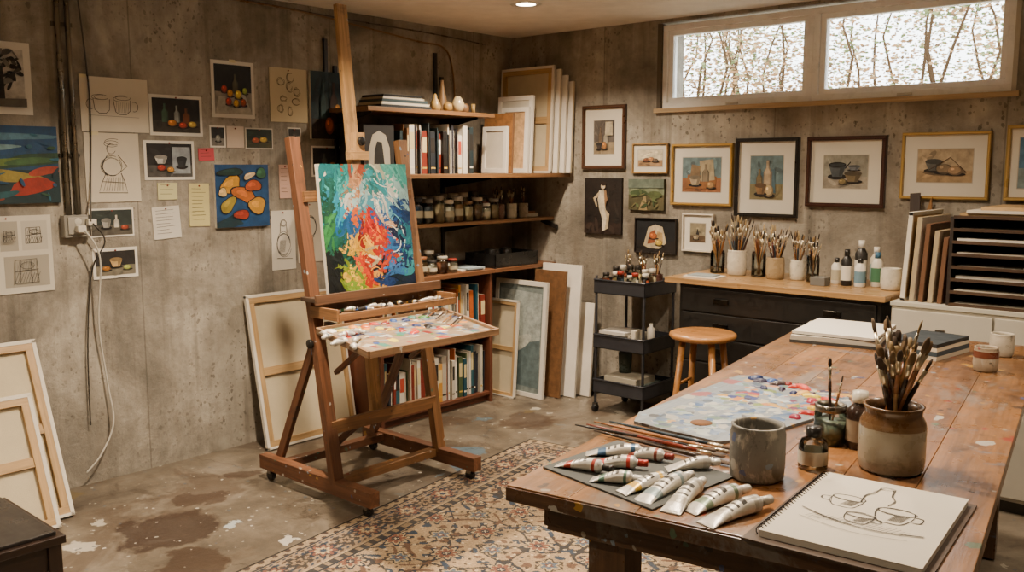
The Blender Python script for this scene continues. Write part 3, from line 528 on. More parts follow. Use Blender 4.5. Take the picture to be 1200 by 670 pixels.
for (x,y,r_,h_,c,n) in ((.33,-.50,.035,.10,'6a4a3a',10),(.33,-.38,.038,.10,'b5aa94',12),(.24,-.44,.035,.10,'4a5a60',8),(.34,-.27,.036,.10,'8a7a64',9)):
    b=MB();cup(b,x,y,1.2125,r_,h_,c);brushes(b,x,y,1.2125,r_,n,.17,.22,int(x*100+n*y*10),.2);b.build('brush_jar')
b=MB();b.box(.12,.30,-.2,-.06,1.2125,1.235,'d5cdbb','paper');b.box(.14,.29,-.19,-.08,1.235,1.25,'8a5a3a','paint');b.build('stack_of_notebooks')
# lower bookcase
RB='663a26'
b=MB()
b.box(.002,.42,-1.62,-.65,.865,.89,'7a5032','wood')
for y in (-1.62,-.675): b.box(.002,.40,y,y+.025,0,.865,RB,'wood')
b.box(.002,.012,-1.6,-.675,.05,.865,RB,'wood')
for z in (.05,.44): b.box(.012,.395,-1.595,-.675,z,z+.022,RB,'wood')
b.box(.34,.36,-1.595,-.675,0,.05,RB,'wood');b.build('bookcase',bevel=.0015)
b=MB();b.box(.002,.42,-.649,-.003,.865,.89,'7a5032','wood');b.build('corner_shelf_board',bevel=.0015)
pal2=['c9c2b2','2d5b68','c9bfa8','93341f','d4cfc2','b45a1c','b8b0a0','2b2d35','dfd9cc','4a5a3a','c8903a','d9d4c6','1a4a5a','d6d0c0','7a2a1c']
b=MB();books(b,-1.58,-.69,.38,.462,.26,.36,pal2[:],8,.3);b.build('row_of_books')
b=MB();books(b,-1.58,-.69,.38,.072,.24,.33,pal2[:],9,.3);b.build('row_of_books')
b=MB()
for k,(yy,rr,hh,c,l) in enumerate(((-1.42,.038,.11,'c9b490','3a3632'),(-1.32,.037,.10,'d9d0bc','c9c2b2'),(-1.23,.039,.12,'9a7a54','8a5a3c'),(-1.14,.033,.09,'c9c0ac','2f2d2b'),(-1.05,.037,.11,'8b5a40','b9b2a2'),(-.96,.033,.09,'e0d8c4','9a3a2c'))):
    jar(b,.34,yy,.89,rr,hh,c,l); jar(b,.25,yy-.03,.89,rr,hh*1.3,rnd.choice(pj),rnd.choice(['3a3632','c9c2b2']))
b.build('pigment_jars')
b=MB();b.box(.12,.40,-.62,-.18,.891,.90,'1c1b1a','plastic')
for (x0,x1,y0,y1) in ((.12,.13,-.62,-.18),(.39,.40,-.62,-.18),(.12,.40,-.62,-.61),(.12,.40,-.19,-.18)): b.box(x0,x1,y0,y1,.90,.985,'1c1b1a','plastic')
b.lathe([(.04,0),(.05,.02),(.05,.1),(.045,.11)],'24211f','plastic',T(.26,-.5,.9));b.lathe([(.03,0),(.035,.09),(.02,.11)],'2c2926','plastic',T(.26,-.35,.9))
b.build('plastic_tray',bevel=.003)
b=MB();b.box(.14,.36,-.90,-.68,.8905,.90,'d8d0be','paper');b.box(.2,.38,-.86,-.7,.90,.91,'9aa8ae','paper',);b.build('stack_of_papers')
# ------------------------------------------------------------------ easel
EW='6f472e';EL='8c633d';EM='bb915d'
b=MB()
for y in (-2.53,-1.87):
    b.beam((.56,y,.09),(1.42,y,.09),.055,.07,EW,'easelwood',side=(0,1,0))
    b.beam((1.15,y,.10),(.88,y,1.69),.056,.042,EW if y<-2 else EL,'easelwood')
    yi=y+(.03 if y<-2 else -.03)
    b.beam((1.0,yi,.80),(.66,yi,.12),.025,.045,EW,'easelwood')
    for x in (.62,1.37):
        b.cyl((x,y-.012,.026),(x,y+.012,.026),.026,.026,'1d1b1a','plastic',16);b.box(x-.014,x+.014,y-.018,y+.018,.035,.056,'8b8780','metal')
b.beam((1.13,-2.53,.10),(1.13,-1.87,.10),.05,.04,EL,'easelwood',side=(1,0,0))
b.beam((.72,-2.53,.10),(.72,-1.87,.10),.05,.04,EW,'easelwood',side=(1,0,0))
b.beam((1.115,-2.53,.36),(1.115,-1.87,.36),.025,.06,EL,'easelwood',side=(1,0,0))
b.beam((.955,-2.53,1.42),(.955,-1.87,1.42),.02,.05,EL,'easelwood',side=(1,0,0))
b.beam((1.045,-2.2,.36),(.835,-2.2,2.33),.062,.028,EM,'easelwood')
b.beam((1.02,-2.2,.36),(.72,-2.2,.13),.04,.025,EW,'easelwood')
b.box(.915,.975,-2.25,-2.15,1.59,1.63,EM,'easelwood');b.box(.93,.965,-2.23,-2.17,1.63,1.72,EM,'easelwood')
for M_ in (T(.965,-2.2,1.68)@RY(90),T(1.03,-2.56,.75)@RX(90),T(1.0,-1.84,.6)@RX(-90)): b.lathe([(.016,0),(.022,.006),(.022,.018),(.01,.024)],'1f1d1b','plastic',M_,12)
b.box(.98,1.09,-2.58,-1.80,.945,.965,'4a392c','easelwood');b.box(1.085,1.10,-2.58,-1.80,.935,.98,'6a4c36','easelwood')
b.box(1.02,1.22,-2.55,-1.82,.872,.886,EL,'easelwood');b.box(1.21,1.225,-2.55,-1.82,.872,.905,EL,'easelwood')
b.box(1.02,1.22,-2.56,-2.545,.872,.925,EL,'easelwood');b.box(1.02,1.22,-1.825,-1.81,.872,.925,EL,'easelwood')
b.box(1.015,1.03,-2.55,-1.82,.872,.94,'7a5436','easelwood')
b.beam((1.0,-2.45,.826),(1.72,-2.62,.826),.03,.022,EW,'easelwood');b.beam((1.0,-1.98,.826),(1.70,-2.18,.826),.03,.022,EW,'easelwood')
b.beam((1.06,-2.45,.6),(1.45,-2.55,.822),.022,.022,EW,'easelwood');b.beam((1.06,-1.98,.6),(1.45,-2.1,.822),.022,.022,EW,'easelwood')
b.build('studio_easel',bevel=.002)
b=MB();PL=[(1.225,-2.67),(1.80,-2.86),(1.83,-2.17),(1.225,-1.91)]
b.prism(PL,.838,.85,'8f7a60','palettewood')
for i in range(4):
    p=V(PL[i]+(0,));q=V(PL[(i+1)%4]+(0,));b.beam((p.x,p.y,.849),(q.x,q.y,.849),.026,.014,'8a6a4c','easelwood',side=(0,0,1))
pc=['d8d4ca','c0bcb2','d9c23a','d98a2c','b5301f','7a1f1a','2c4f8c','1f2f5c','3f7a6a','4a7a3a','b0a898','a98a6a','6a8090','2a2624','b8502c','7f8a98']
def palpt(s,t):
    a=V(PL[0])*(1-s)+V(PL[1])*s;c=V(PL[3])*(1-s)+V(PL[2])*s;return a*(1-t)+c*t
def blob(b,x,y,z,s,col,q,flat=.22):
    n=14;prof=[(1,0),(.9,.5),(.55,.9),(.05,1.0)];vs=[];k=[q.uniform(.6,1.3) for _ in range(n)];an=q.uniform(0,6.28);st=q.uniform(1,2.2)
    for r_,h_ in prof:
        for i in range(n):
            a=6.2832*i/n;X=r_*k[i]*math.cos(a)*st;Y=r_*k[i]*math.sin(a);vs.append((x+s*(X*math.cos(an)-Y*math.sin(an)),y+s*(X*math.sin(an)+Y*math.cos(an)),z+h_*s*flat))
    fs=[(j*n+i,j*n+(i+1)%n,(j+1)*n+(i+1)%n,(j+1)*n+i) for j in range(3) for i in range(n)]+[tuple(range(3*n,4*n))]
    b.add(vs,fs,col,'oil',None,True)
q=random.Random(5)
for i in range(120):
    p=palpt(q.uniform(.08,.9),q.uniform(.06,.94));blob(b,p.x,p.y,.8502,q.uniform(.008,.022),q.choice(pc+['6f757c','998970','8f8675','55606c','4a3a30','7a7a70','5a4c40']),q,.05)
for i,c in enumerate(['efe9dc','d9c23a','d98a2c','c8631f','b5301f','7a1f1a','2c4f8c','1f2f5c','3f7a6a','4a7a3a','2a2624','e8e4da']):
    p=palpt(.12+.05*(i%2),.06+.078*i);blob(b,p.x,p.y,.8504,q.uniform(.014,.022),c,q,.6)
for i,c in enumerate(['d9c23a','c8a01c','b5301f','c83a1c','e8e4da','24305c','1d1b1a','a82a1c']):
    p=palpt(.3+.1*(i%4),.35+.05*i);blob(b,p.x,p.y,.8506,q.uniform(.012,.02),c,q,.5)
b.build('wooden_palette')
def ptube(b,M,L,r,lab,cap='e8e4da',body='bdb9b0',sw=None):
    """lying paint tube along +x from crimp (0) to cap"""
    w=r*1.28
    S=[(0,w,r*.07),(L*.035,w,r*.07),(L*.04,w,r*.10),(L*.06,w*.99,r*.14)]+[(L*t,r*(1.26-.28*min(1,t/.6)),r*(.14+.84*min(1,((t-.06)/.5))**.8)) for t in (.12,.18,.24,.30,.33,.36,.39,.42,.45,.5,.56,.66,.72,.76)]
    nb=len(S)
    S+=[(L*.77,r*.98,r*.97),(L*.815,r*.55,r*.55),(L*.84,r*.42,r*.42),(L*.84,r*.56,r*.56),(L*.99,r*.5,r*.5),(L,r*.44,r*.44)]
    n=16;vs=[];fs=[];cols=[]
    for j,(x,ry,rz) in enumerate(S):
        zc=rz if j<nb else r*.98
        for i in range(n): a=6.2832*i/n;vs.append((x,ry*math.cos(a),zc+rz*math.sin(a)))
    for j in range(len(S)-1):
        t=(S[j][0]+S[j+1][0])/2/L
        for i in range(n):
            fs.append((j*n+i,j*n+(i+1)%n,(j+1)*n+(i+1)%n,(j+1)*n+i))
            up=2<=i<=5
            if t<.2: c=body
            elif t<.28: c=sw or lab
            elif t<.62: c='3a3835' if (j in (8,11,13) and up) else lab
            elif t<.70: c=sw or lab
            elif t<.84: c=body
            else: c=cap
            cols.append(c)
    fs+=[tuple(range(n-1,-1,-1)),tuple(range((len(S)-1)*n,len(S)*n))];cols+=[body,cap]
    b.add(vs,fs,body,'tubemetal',M,True,cols)
b=MB()
for i in range(10): ptube(b,T(1.05+q.uniform(0,.04),-2.5+i*.068,.887)@RZ(q.uniform(-40,60)),.10,.012,q.choice(['c9c4b8','2a2826','c9c2b4','3a3a3a']),q.choice(['1f1d1b','c8c4ba']),sw=q.choice(['b5301f','2c4f8c','3f7a4a','c9a23a','d9d4c8']))
b.build('paint_tubes')
b=MB()
for i,(s,t,a) in enumerate(((.12,.02,-30),(.28,.05,-60),(.42,.03,-20),(.55,.05,-70),(.22,.14,10),(.5,.14,-45),(.68,.04,-35),(.35,.2,-80))):
    p=palpt(s,t);ptube(b,T(p.x,p.y-.02,.8506)@RZ(a),.12,.013,'ccc7bc','d8d4ca',sw=q.choice(['b8b4a8','c9c2b4','4a6a7a','8a3a2c']))
b.build('paint_tubes')
b=MB()
for k in range(4):
    p=palpt(.25+.14*k,.76);brush(b,(p.x,p.y,.863),(-.5,.75,.0),.28,BRW[k],'2a221c',.004,.006)
b.build('paint_brushes')
# painting on easel
b=MB();w,h=.54,.605;b.box(-w/2,w/2,0,h,0,.02,'c9c2b2','canvas')
CP=[(.08,.93,'0c5c60'),(.05,.8,'0f4a40'),(.24,.96,'12706c'),(.2,.82,'2f9a98'),(.14,.72,'126a80'),(.42,.95,'8a3a1c'),(.38,.84,'a87850'),(.33,.9,'1c7878'),(.6,.96,'a8a890'),(.52,.9,'286a68'),(.62,.85,'1f8088'),(.8,.95,'4a9a8c'),(.95,.9,'2f8a80'),(.9,.78,'7a9a98'),(.76,.8,'c8c8bc'),
(.05,.65,'0e4030'),(.2,.62,'1486a0'),(.2,.52,'0e4c78'),(.3,.72,'b8b8ac'),(.46,.76,'88a8a8'),(.36,.6,'c0540c'),(.55,.68,'3f8a9c'),(.66,.68,'ccc8bc'),(.78,.66,'5898ac'),(.86,.62,'0f4078'),(.96,.6,'0c2c58'),(.62,.58,'1a5088'),
(.5,.52,'b81808'),(.57,.46,'d86810'),(.42,.44,'7a1008'),(.72,.5,'b89470'),(.68,.44,'b82408'),(.83,.48,'0e1e40'),(.95,.45,'1f6878'),(.31,.48,'144878'),(.08,.45,'2a7038'),(.17,.42,'105040'),(.28,.36,'c8981c'),
(.08,.28,'0c1412'),(.19,.28,'123420'),(.36,.26,'c03808'),(.46,.34,'d8a020'),(.53,.26,'c8b890'),(.62,.34,'b02408'),(.72,.34,'245c90'),(.8,.38,'b8c0bc'),(.86,.28,'0c2c5c'),(.95,.25,'2f8890'),(.27,.22,'1c5a4c'),
(.1,.12,'080c0c'),(.2,.14,'6a7a14'),(.33,.12,'d0a818'),(.45,.15,'a82808'),(.56,.17,'0c121a'),(.67,.2,'a83410'),(.75,.14,'2f68a0'),(.88,.12,'0a1c38'),(.3,.03,'6a8a20'),(.5,.05,'c88c20'),(.64,.06,'143060'),(.82,.03,'0a202c')]
q=random.Random(14)
def stroke(b,x,y,a,L,wd,col,z):
    n=9;c=q.uniform(-2.0,2.0);vs=[];px,py=x,y
    for i in range(n+1):
        t=i/n;aa=a+c*(t-.5);k=wd*(.62+.38*math.sin(math.pi*min(1,.1+t*.8)))/2*q.uniform(.88,1.12)
        vs+=[(px+math.sin(aa)*k,py-math.cos(aa)*k,z),(px-math.sin(aa)*k,py+math.cos(aa)*k,z+.0015*(i%2==0))]
        px+=math.cos(aa)*L/n;py+=math.sin(aa)*L/n
    vs=[(min(w/2,max(-w/2,X)),min(h,max(0,Y)),Z) for X,Y,Z in vs]
    b.add(vs,[(2*i,2*i+2,2*i+3,2*i+1) for i in range(n)],col,'oil',None,True)
z=.0203
for (L0,L1,w0,w1,n,jit,br) in ((.10,.16,.05,.08,170,.001,(.9,1.1)),(.09,.15,.024,.042,200,.003,(.8,1.2)),(.07,.13,.010,.020,130,.008,(.65,1.35)),(.06,.11,.003,.006,70,.03,(.6,1.4))):
    for i in range(n):
        s=q.random();t=q.random();best=min(CP,key=lambda c:(c[0]-s)**2+(c[1]-t)**2+q.random()*jit)
        col=hexc(best[2],q.uniform(*br));L=q.uniform(L0,L1);a=(1.15 if s<.5 else -1.0)+q.uniform(-.6,.6)+(1.2 if t<.35 else 0)+(math.pi if q.random()<.5 else 0)
        X=(s-.5)*w;Y=t*h;stroke(b,X-math.cos(a)*L/2,Y-math.sin(a)*L/2,a,L,q.uniform(w0,w1),col,z);z+=.000006
b.build('abstract_painting',T(1.03,-2.2,.966)@LW@RX(-6.3))
# ------------------------------------------------------------------ rug
RW,RL=1.95,2.75;nx,ny=390,550
X,Y=np.meshgrid((np.arange(nx)+.5)/nx*RW-RW/2,(np.arange(ny)+.5)/ny*RL-RL/2)
AX,AY=np.abs(X),np.abs(Y)
d=np.minimum(RW/2-AX,RL/2-AY)
C=lambda c:np.array(lin(c))
img=np.ones(X.shape+(3,))*C('937d5f')
def put(m,c): img[m]=C(c)
def ros(px,py,sx,sy,ox,oy,R,pet=8):
    u=(px-ox+sx*100)%sx-sx/2;v=(py-oy+sy*100)%sy-sy/2;rr=np.hypot(u,v);th=np.arctan2(v,u);return rr/(R*(1+.25*np.cos(pet*th)))
f1=np.sin(AX*21+1.6*np.sin(AY*15))+np.sin(AY*19+1.6*np.sin(AX*13+1));put(np.abs(f1)<.15,'2e2c2c')
f2=np.sin(AX*38+2*np.sin(AY*31))*np.cos(AY*36+1.5*np.sin(AX*22));put(f2>.7,'5c4434');put(f2<-.7,'2c3846')
f3=np.sin(AX*64+AY*20)*np.sin(AY*70-AX*14);put(f3>.9,'b3a082')
f4=np.sin(AX*83+3*np.sin(AY*17))*np.sin(AY*77+3*np.sin(AX*19));put(f4>.8,'40342a')
for (sx,sy,ox,oy,R,cc,pt) in ((.27,.27,0,0,.064,('1e2834','6e4636','a38f6c','24282f'),8),(.27,.27,.135,.135,.052,('352e28','4c5864','a18d6a','5c3a2a'),6)):
    e=ros(AX,AY,sx,sy,ox,oy,R,pt)
    put(e<1.0,cc[0]);put(e<.8,cc[2]);put(e<.6,cc[1]);put(e<.3,cc[3]);put(e<.15,'b0a084')
def band(a,c,col): put((d>=a)&(d<c),col)
band(0,.012,'26221e');band(.012,.05,'8e7a5e');mm=(d>=.012)&(d<.05);put(mm&(np.sin(AX*90)*np.sin(AY*90)>.35),'3e3028')
band(.05,.06,'1c242c');band(.06,.215,'86725a');bm=(d>=.065)&(d<.21)
al=np.where(RW/2-AX<RL/2-AY,AY,AX);dd=d-.137
wv=np.abs(dd-.035*np.sin(al*24))<.008;put(bm&wv,'2a2a2c')
s2=np.sin(al*95+2*np.sin(dd*50))*np.sin(dd*120+.5);put(bm&(s2>.52),'46362a');put(bm&(s2<-.6),'283442')
u=(al+100*.262)%.262-.131;e=np.hypot(u,dd)/(.062*(1+.25*np.cos(8*np.arctan2(dd,u))));put(bm&(e<1),'1c2630');put(bm&(e<.76),'6e4434');put(bm&(e<.52),'a38f6c');put(bm&(e<.25),'263444')
u=(al+.131+100*.262)%.262-.131;e=np.hypot(u,dd)/(.046*(1+.3*np.cos(5*np.arctan2(dd,u))));put(bm&(e<1),'302a24');put(bm&(e<.6),'846e54');put(bm&(e<.3),'30241c')
band(.215,.225,'9a8668');band(.225,.262,'2e2c2c');mm=(d>=.228)&(d<.258);put(mm&(np.sin(al*110)>.2),'806c52');band(.262,.272,'1c242c')
rng=np.random.default_rng(2);img*= (1+rng.normal(0,.14,X.shape))[...,None];img=np.clip(img,0.005,1)
me=bpy.data.meshes.new('persian_rug')
gx,gy=np.meshgrid(np.linspace(-RW/2,RW/2,nx+1),np.linspace(-RL/2,RL/2,ny+1))
gz=.006+.0012*np.sin(gx*9+1)*np.sin(gy*7)
vt=np.stack([gx,gy,gz],-1).reshape(-1,3)
ii=(np.arange(ny)[:,None]*(nx+1)+np.arange(nx)[None,:]);fc=np.stack([ii,ii+1,ii+nx+2,ii+nx+1],-1).reshape(-1,4)
nb=len(vt);vv=vt.tolist()+[(-RW/2,-RL/2,0),(RW/2,-RL/2,0),(RW/2,RL/2,0),(-RW/2,RL/2,0)]
me.from_pydata(vv,[],fc.tolist()+[[nb+3,nb+2,nb+1,nb]]+[[0,nx,nb+1,nb]]+[[nx,nb-1,nb+2,nb+1]]+[[nb-1,nb-1-nx,nb+3,nb+2]]+[[nb-1-nx,0,nb,nb+3]])
me.materials.append(MATS['rug']);ca=me.attributes.new('Col','FLOAT_COLOR','CORNER')
ar=np.ones((nx*ny+5,4),dtype=np.float32);ar[:nx*ny,:3]=img.reshape(-1,3);ar[nx*ny:,:3]=lin('3a332c');ca.data.foreach_set('color',np.repeat(ar,4,axis=0).ravel());me.update()
ob=bpy.data.objects.new('persian_rug',me);SC.objects.link(ob)
ob.matrix_world=T(1.16,-1.16,.001)@RZ(7.5)@T(RW/2,-RL/2,0)
# ------------------------------------------------------------------ worktable
TA=T(3.14,-3.58,0)@RZ(9);TW,TL=.93,2.45
b=MB();npl=6
for i in range(npl): b.box(TW*i/npl+.0005,TW*(i+1)/npl-.0005,0,TL,.812,.85,['865d35','90643a','7e5632','8e6036','845a35','8c623a'][i],'tablewood')
b.box(.0,TW,-.004,.0,.814,.846,'5a3f2a','tablewood');b.box(-.003,.0,0,TL,.814,.846,'6c4c32','tablewood')
for (x0,x1,y0,y1) in ((.05,.075,.08,TL-.08),(TW-.075,TW-.05,.08,TL-.08),(.07,TW-.07,.06,.085),(.07,TW-.07,TL-.085,TL-.06)): b.box(x0,x1,y0,y1,.74,.812,'5c422c','tablewood')
for x in (.16,TW-.19):
    for y in (.09,TL-.16): b.box(x,x+.09,y,y+.09,.008,.812,'5c422c','tablewood')
b.box(.12,TW-.12,.12,TL-.12,.16,.185,'5b412c','wood')
b.build('work_table',TA,bevel=.003)
TZ=.8505
def Tt(x,y): return T(x,y,TZ)
b=MB()
P8=[(3.04,-2.9),(3.08,-2.985),(3.2,-3.0),(3.35,-3.0),(3.40,-2.9),(3.47,-2.42),(3.42,-2.33),(3.1,-2.24),(3.03,-2.28)]
b.prism(P8,0,.008,'7a8084','palettewood',Tt(0,0))
q=random.Random(8)
for i in range(320):
    s,t=q.uniform(.04,.94),q.random();X=3.07+.3*s+.06*t;Yy=-2.96+.66*t
    cl=['7f8c98','66768c','9aa09c','56687c','8f9a90','a8a8a0','3a5880','6a7a6a','98948a','4a5560'] if t<.55 else ['b98a1a','9a2012','1c2a6c','6a7a2a','b0a890','6a1a3a','2a1a3a','b9701c','4a6a90','8f959a','a8b0b0','3a4a5a']
    blob(b,X,Yy,TZ+.008,q.uniform(.005,.018),q.choice(cl),q,.06)
for i,c in enumerate(['1f2f5c','24203c','2c4f8c','3a2a2a','7a1f1a','b5301f','c83a24','d9a23a','d9c23a','a81f3a','7a1f2a','efe9dc']):
    t=i/11;blob(b,3.10+.32*t,-2.30+(-.28*max(0,t-.5)*1.6)-.02*(i%2),TZ+.008,q.uniform(.012,.019),c,q,.7)
for i,c in enumerate(['1a2450','24203c','1a2450','3a1a3a']): blob(b,3.18+.05*i,-2.40+.02*(i%2),TZ+.008,.012,c,q,.8)
for i,c in enumerate(['b5301f','d9c23a','c8a01c','a81f1a','8a1f3a']): blob(b,3.40+.012*(i%2),-2.42-.06*i,TZ+.008,.014,c,q,.8)
b.lathe([(.03,0),(.03,.001)],'6b4a30','paper',T(3.23,-2.88,TZ+.0085),20)
b.build('artist_palette')
b=MB();b.prism([(3.13,-3.44),(3.47,-3.50),(3.50,-3.2),(3.14,-3.15)],0,.004,'4c4e4c','matte',Tt(0,0));b.build('mixing_slab')
b=MB()
tt=[((3.15,-3.41),(3.29,-3.385),'ccc8be','2a2826','9a3a2a'),((3.15,-3.30),(3.29,-3.21),'d0cbbe','3a3836','3a5a7a'),((3.20,-3.36),(3.33,-3.30),'c8c3b6','9a2a1c','b5301f'),((3.22,-3.25),(3.35,-3.22),'c9c4b8','7a2a20','7a3a2a'),((3.37,-3.47),(3.42,-3.33),'ccc9c0','1f1d1b','c9a23a'),((3.27,-3.44),(3.38,-3.40),'ccc7ba','d8d4ca','4a6a5a'),((3.36,-3.27),(3.45,-3.18),'ccc7ba','d8d4ca','b8b3a8')]
for (p0,p1,l,c,s_) in tt:
    d_=V(p1)-V(p0);ptube(b,T(p0[0],p0[1],TZ+.0045)@RZ(math.degrees(math.atan2(d_.y,d_.x))),d_.length,.0158,l,c,sw=s_)
b.build('paint_tubes')
b=MB()
for (p0,p1,l,c,s_) in (((3.43,-3.49),(3.44,-3.29),'d4cfc2','d8d4ca','7a8a8c'),((3.505,-3.49),(3.48,-3.31),'d0cbbe','d8d4ca','a8a294'),((3.53,-3.46),(3.58,-3.29),'d4cfc2','d8d4ca','6a7a64'),((3.59,-3.50),(3.645,-3.32),'ccc7ba','c8c2b4','a8a294')):
    d_=V(p1)-V(p0);ptube(b,T(p0[0],p0[1],TZ)@RZ(math.degrees(math.atan2(d_.y,d_.x))),d_.length,.0185,l,c,sw=s_)
b.build('paint_tubes')
b=MB()
for (p0,p1,c) in (((2.98,-3.12),(3.38,-3.07),'1f1d1b'),((3.0,-3.095),(3.42,-3.10),'6b2a1c'),((3.0,-3.06),(3.44,-3.06),'8a5a34'),((3.03,-3.03),(3.41,-3.03),'2c3a44'),((3.05,-3.13),(3.46,-3.14),'2a2018')):
    d_=V(p1)-V(p0);brush(b,(p0[0],p0[1],TZ+.007),(d_.x,d_.y,0),d_.length,c,'4a3a2c',.005,.008,fer=.04)
b.build('paint_brushes')
b=MB();cup(b,3.535,-3.165,TZ,.062,.125,'6f6d66','stone',seg=32);b.lathe([(.05,.085),(.001,.086)],'4a4c48','plastic',T(3.535,-3.165,TZ));b.build('stoneware_pot')
b=MB();R=.074;Hh=.155
P=[(R*.86,0),(R*.97,.008),(R,.03),(R,Hh*.68),(R*.97,Hh*.76),(R*.86,Hh*.86),(R*.86,Hh*.93),(R*.92,Hh),(R*.82,Hh),(R*.78,Hh*.85),(R*.8,.03),(.001,.02)]
b.lathe(P,'9a917e','ceramic',T(3.745,-2.905,TZ),32,cols=['857b68','8f8572','988e7a','6b5034','5f4328','5a3f26','5f4328','6a4c2c','4a3420','3a2a1c','3a2a1c'])
q=random.Random(21)
for i in range(26):
    a=i*2.4+q.uniform(-.3,.3);t=q.uniform(.06,.55);p=(3.745-.034*math.cos(a),-2.905-.034*math.sin(a),TZ+.03)
    brush(b,p,(math.cos(a)*t,math.sin(a)*t,1),q.uniform(.25,.34),q.choice(['22201e','3a2a20','6b3a1c','2a2420','8a5a34','b08a5a']),q.choice(['3a2c20','6b5438','2a221c','5a4a38','8a7450']),.005,q.uniform(.005,.012),fer=q.uniform(.03,.05))
b.build('brush_crock')
b=MB();x,y=3.605,-3.02
b.lathe([(.03,0),(.034,.004),(.034,.055),(.028,.07),(.016,.076),(.015,.082)],'ffffff','glass',T(x,y,TZ),24,cap=False)
b.lathe([(.017,.078),(.018,.082),(.018,.1),(.001,.101)],'1d1b1a','plastic',T(x,y,TZ),20)
b.lathe([(.0345,.014),(.0345,.046)],'c5c0b0','paper',T(x,y,TZ),24,cap=False);b.build('glass_bottle')
b=MB();x,y=3.555,-2.80
b.lathe([(.036,0),(.04,.004),(.04,.08),(.034,.092),(.036,.1)],'ffffff','glass',T(x,y,TZ),24,cap=False)
b.lathe([(.037,.002),(.038,.06),(.001,.06)],'5f6a5a','plastic',T(x,y,TZ),24);b.lathe([(.037,.085),(.039,.087),(.039,.102),(.033,.103),(.03,.095)],'7a7468','metal',T(x,y,TZ),24,cap=False)
brush(b,(x,y,TZ+.03),(-.05,0.02,1),.19,'3a2a20','2a221c',.004,.006);brush(b,(x,y,TZ+.03),(.15,0.1,1),.15,'8a5a34','2a221c',.003,.004);b.build('rinse_jar')
b=MB();x,y=3.625,-2.79
b.lathe([(.028,0),(.031,.004),(.031,.09),(.024,.105),(.016,.112),(.016,.12)],'2a1a12','ceramic',T(x,y,TZ),24);b.lathe([(.018,.118),(.019,.12),(.019,.145),(.001,.146)],'c9c2b0','plastic',T(x,y,TZ),20)
b.lathe([(.0315,.02),(.0315,.075)],'8a7a64','paper',T(x,y,TZ),24,cap=False);b.build('varnish_bottle')
# sketchbook: loose pencil study of cups and a jug
b=MB()
SB=T(3.825,-3.262,TZ)@RZ(5)
b.box(-.17,.16,-.235,.215,0,.004,'4a3a2e','paint',SB)
b.box(-.145,.145,-.21,.20,.004,.016,'c8c2b4','paper',SB);b.box(-.146,.146,-.211,.201,.016,.0175,'cfc8b8','paper',SB)
for k in range(30):
    yy=-.2+k*.0135;b.M=SB@T(-.146,yy,.011);b.tube([(.009*math.cos(a),0,.010*math.sin(a)) for a in [i*.7 for i in range(9)]],.0012,'2a2826','metal',5)
b.M=SB@T(-.14,-.21,.0176)
sk=[];q=random.Random(6)
def jit(P,a=.008): return [(x+q.uniform(-a,a),y+q.uniform(-a,a)) for x,y in P]
def spl2(P):
    return [(p.x,p.y) for p in spl([(x,y,0) for x,y in P],5)]
def dr(P,n=2,w=.0017,c='332e28'):
    for _ in range(n): sk.append(('l',spl2(jit(P)),w,c))
def cupd(cx,cy,rx,hh,handle=1):
    ry=rx*.32
    for _ in range(3): sk.append(('l',circ(cx+q.uniform(-.005,.005),cy+q.uniform(-.005,.005),rx*q.uniform(.94,1.05),ry*q.uniform(.85,1.15),q.uniform(0,90),q.uniform(380,450)),.0017,'332e28'))
    dr([(cx-rx,cy),(cx-rx*.9,cy-hh*.5),(cx-rx*.6,cy-hh),(cx,cy-hh*1.1),(cx+rx*.6,cy-hh),(cx+rx*.9,cy-hh*.5),(cx+rx,cy)])
    dr([(cx+handle*rx,cy-hh*.15),(cx+handle*rx*1.45,cy-hh*.2),(cx+handle*rx*1.4,cy-hh*.6),(cx+handle*rx*.85,cy-hh*.65)])
    for j in range(9):
        x0=cx+rx*(.1+.08*j);sk.append(('l',[(x0,cy-hh*.25),(x0-.03,cy-hh*.85)],.0013,'5a544b'))
cupd(.30,.66,.12,.13,-1);cupd(.66,.60,.13,.16,1);cupd(.47,.45,.10,.10,1)
dr([(.44,.90),(.42,.80),(.38,.74),(.40,.64)],2);dr([(.54,.90),(.56,.80),(.60,.74),(.58,.66)],2)
for _ in range(2): sk.append(('l',circ(.49,.90,.055,.018,0,400),.0017,'332e28'))
dr([(.08,.40),(.3,.33),(.6,.29),(.92,.34)],3);dr([(.12,.28),(.5,.22),(.85,.25)],1,.0013,'5a544b')
for j in range(22): x0=.2+.03*j;sk.append(('l',[(x0,.36+q.uniform(-.01,.01)),(x0-.05,.29+q.uniform(-.01,.01))],.0012,'66605a'))
shapes(b,sk,0,0,.28,.41,0,'matte',.00003);b.M=Matrix();b.build('spiral_sketchbook')
b=MB();M=T(3.01,-1.34,TZ)@RZ(12)
b.box(-.17,.17,-.2,.2,0,.012,'3a3a38','paint',M);b.box(-.168,.168,-.197,.197,.012,.03,'b8b2a4','paper',M);b.box(-.15,.17,-.19,.19,.0305,.034,'2f2d2b','paper',M@RZ(-5));b.box(-.15,.17,-.19,.19,.034,.045,'cdc8bc','paper',M@RZ(-5))
b.build('sketch_pads')
b=MB();M=T(3.37,-1.42,TZ)@RZ(-8);z=0
for k,(c,h_) in enumerate((('c9c0ac',.016),('3a4a54',.018),('d8cfb8',.014),('23292c',.015))):
    b.box(-.10+.004*k,.10,-.14,.14-.005*k,z,z+h_-.0005,c,'paint',M);z+=h_
b.build('stack_of_books')
b=MB();cup(b,3.625,-1.62,TZ,.04,.085,'9a8a74','stone');b.lathe([(.041,.05),(.041,.072)],'6a3a28','ceramic',T(3.625,-1.62,TZ),24,cap=False);b.build('stoneware_cup')
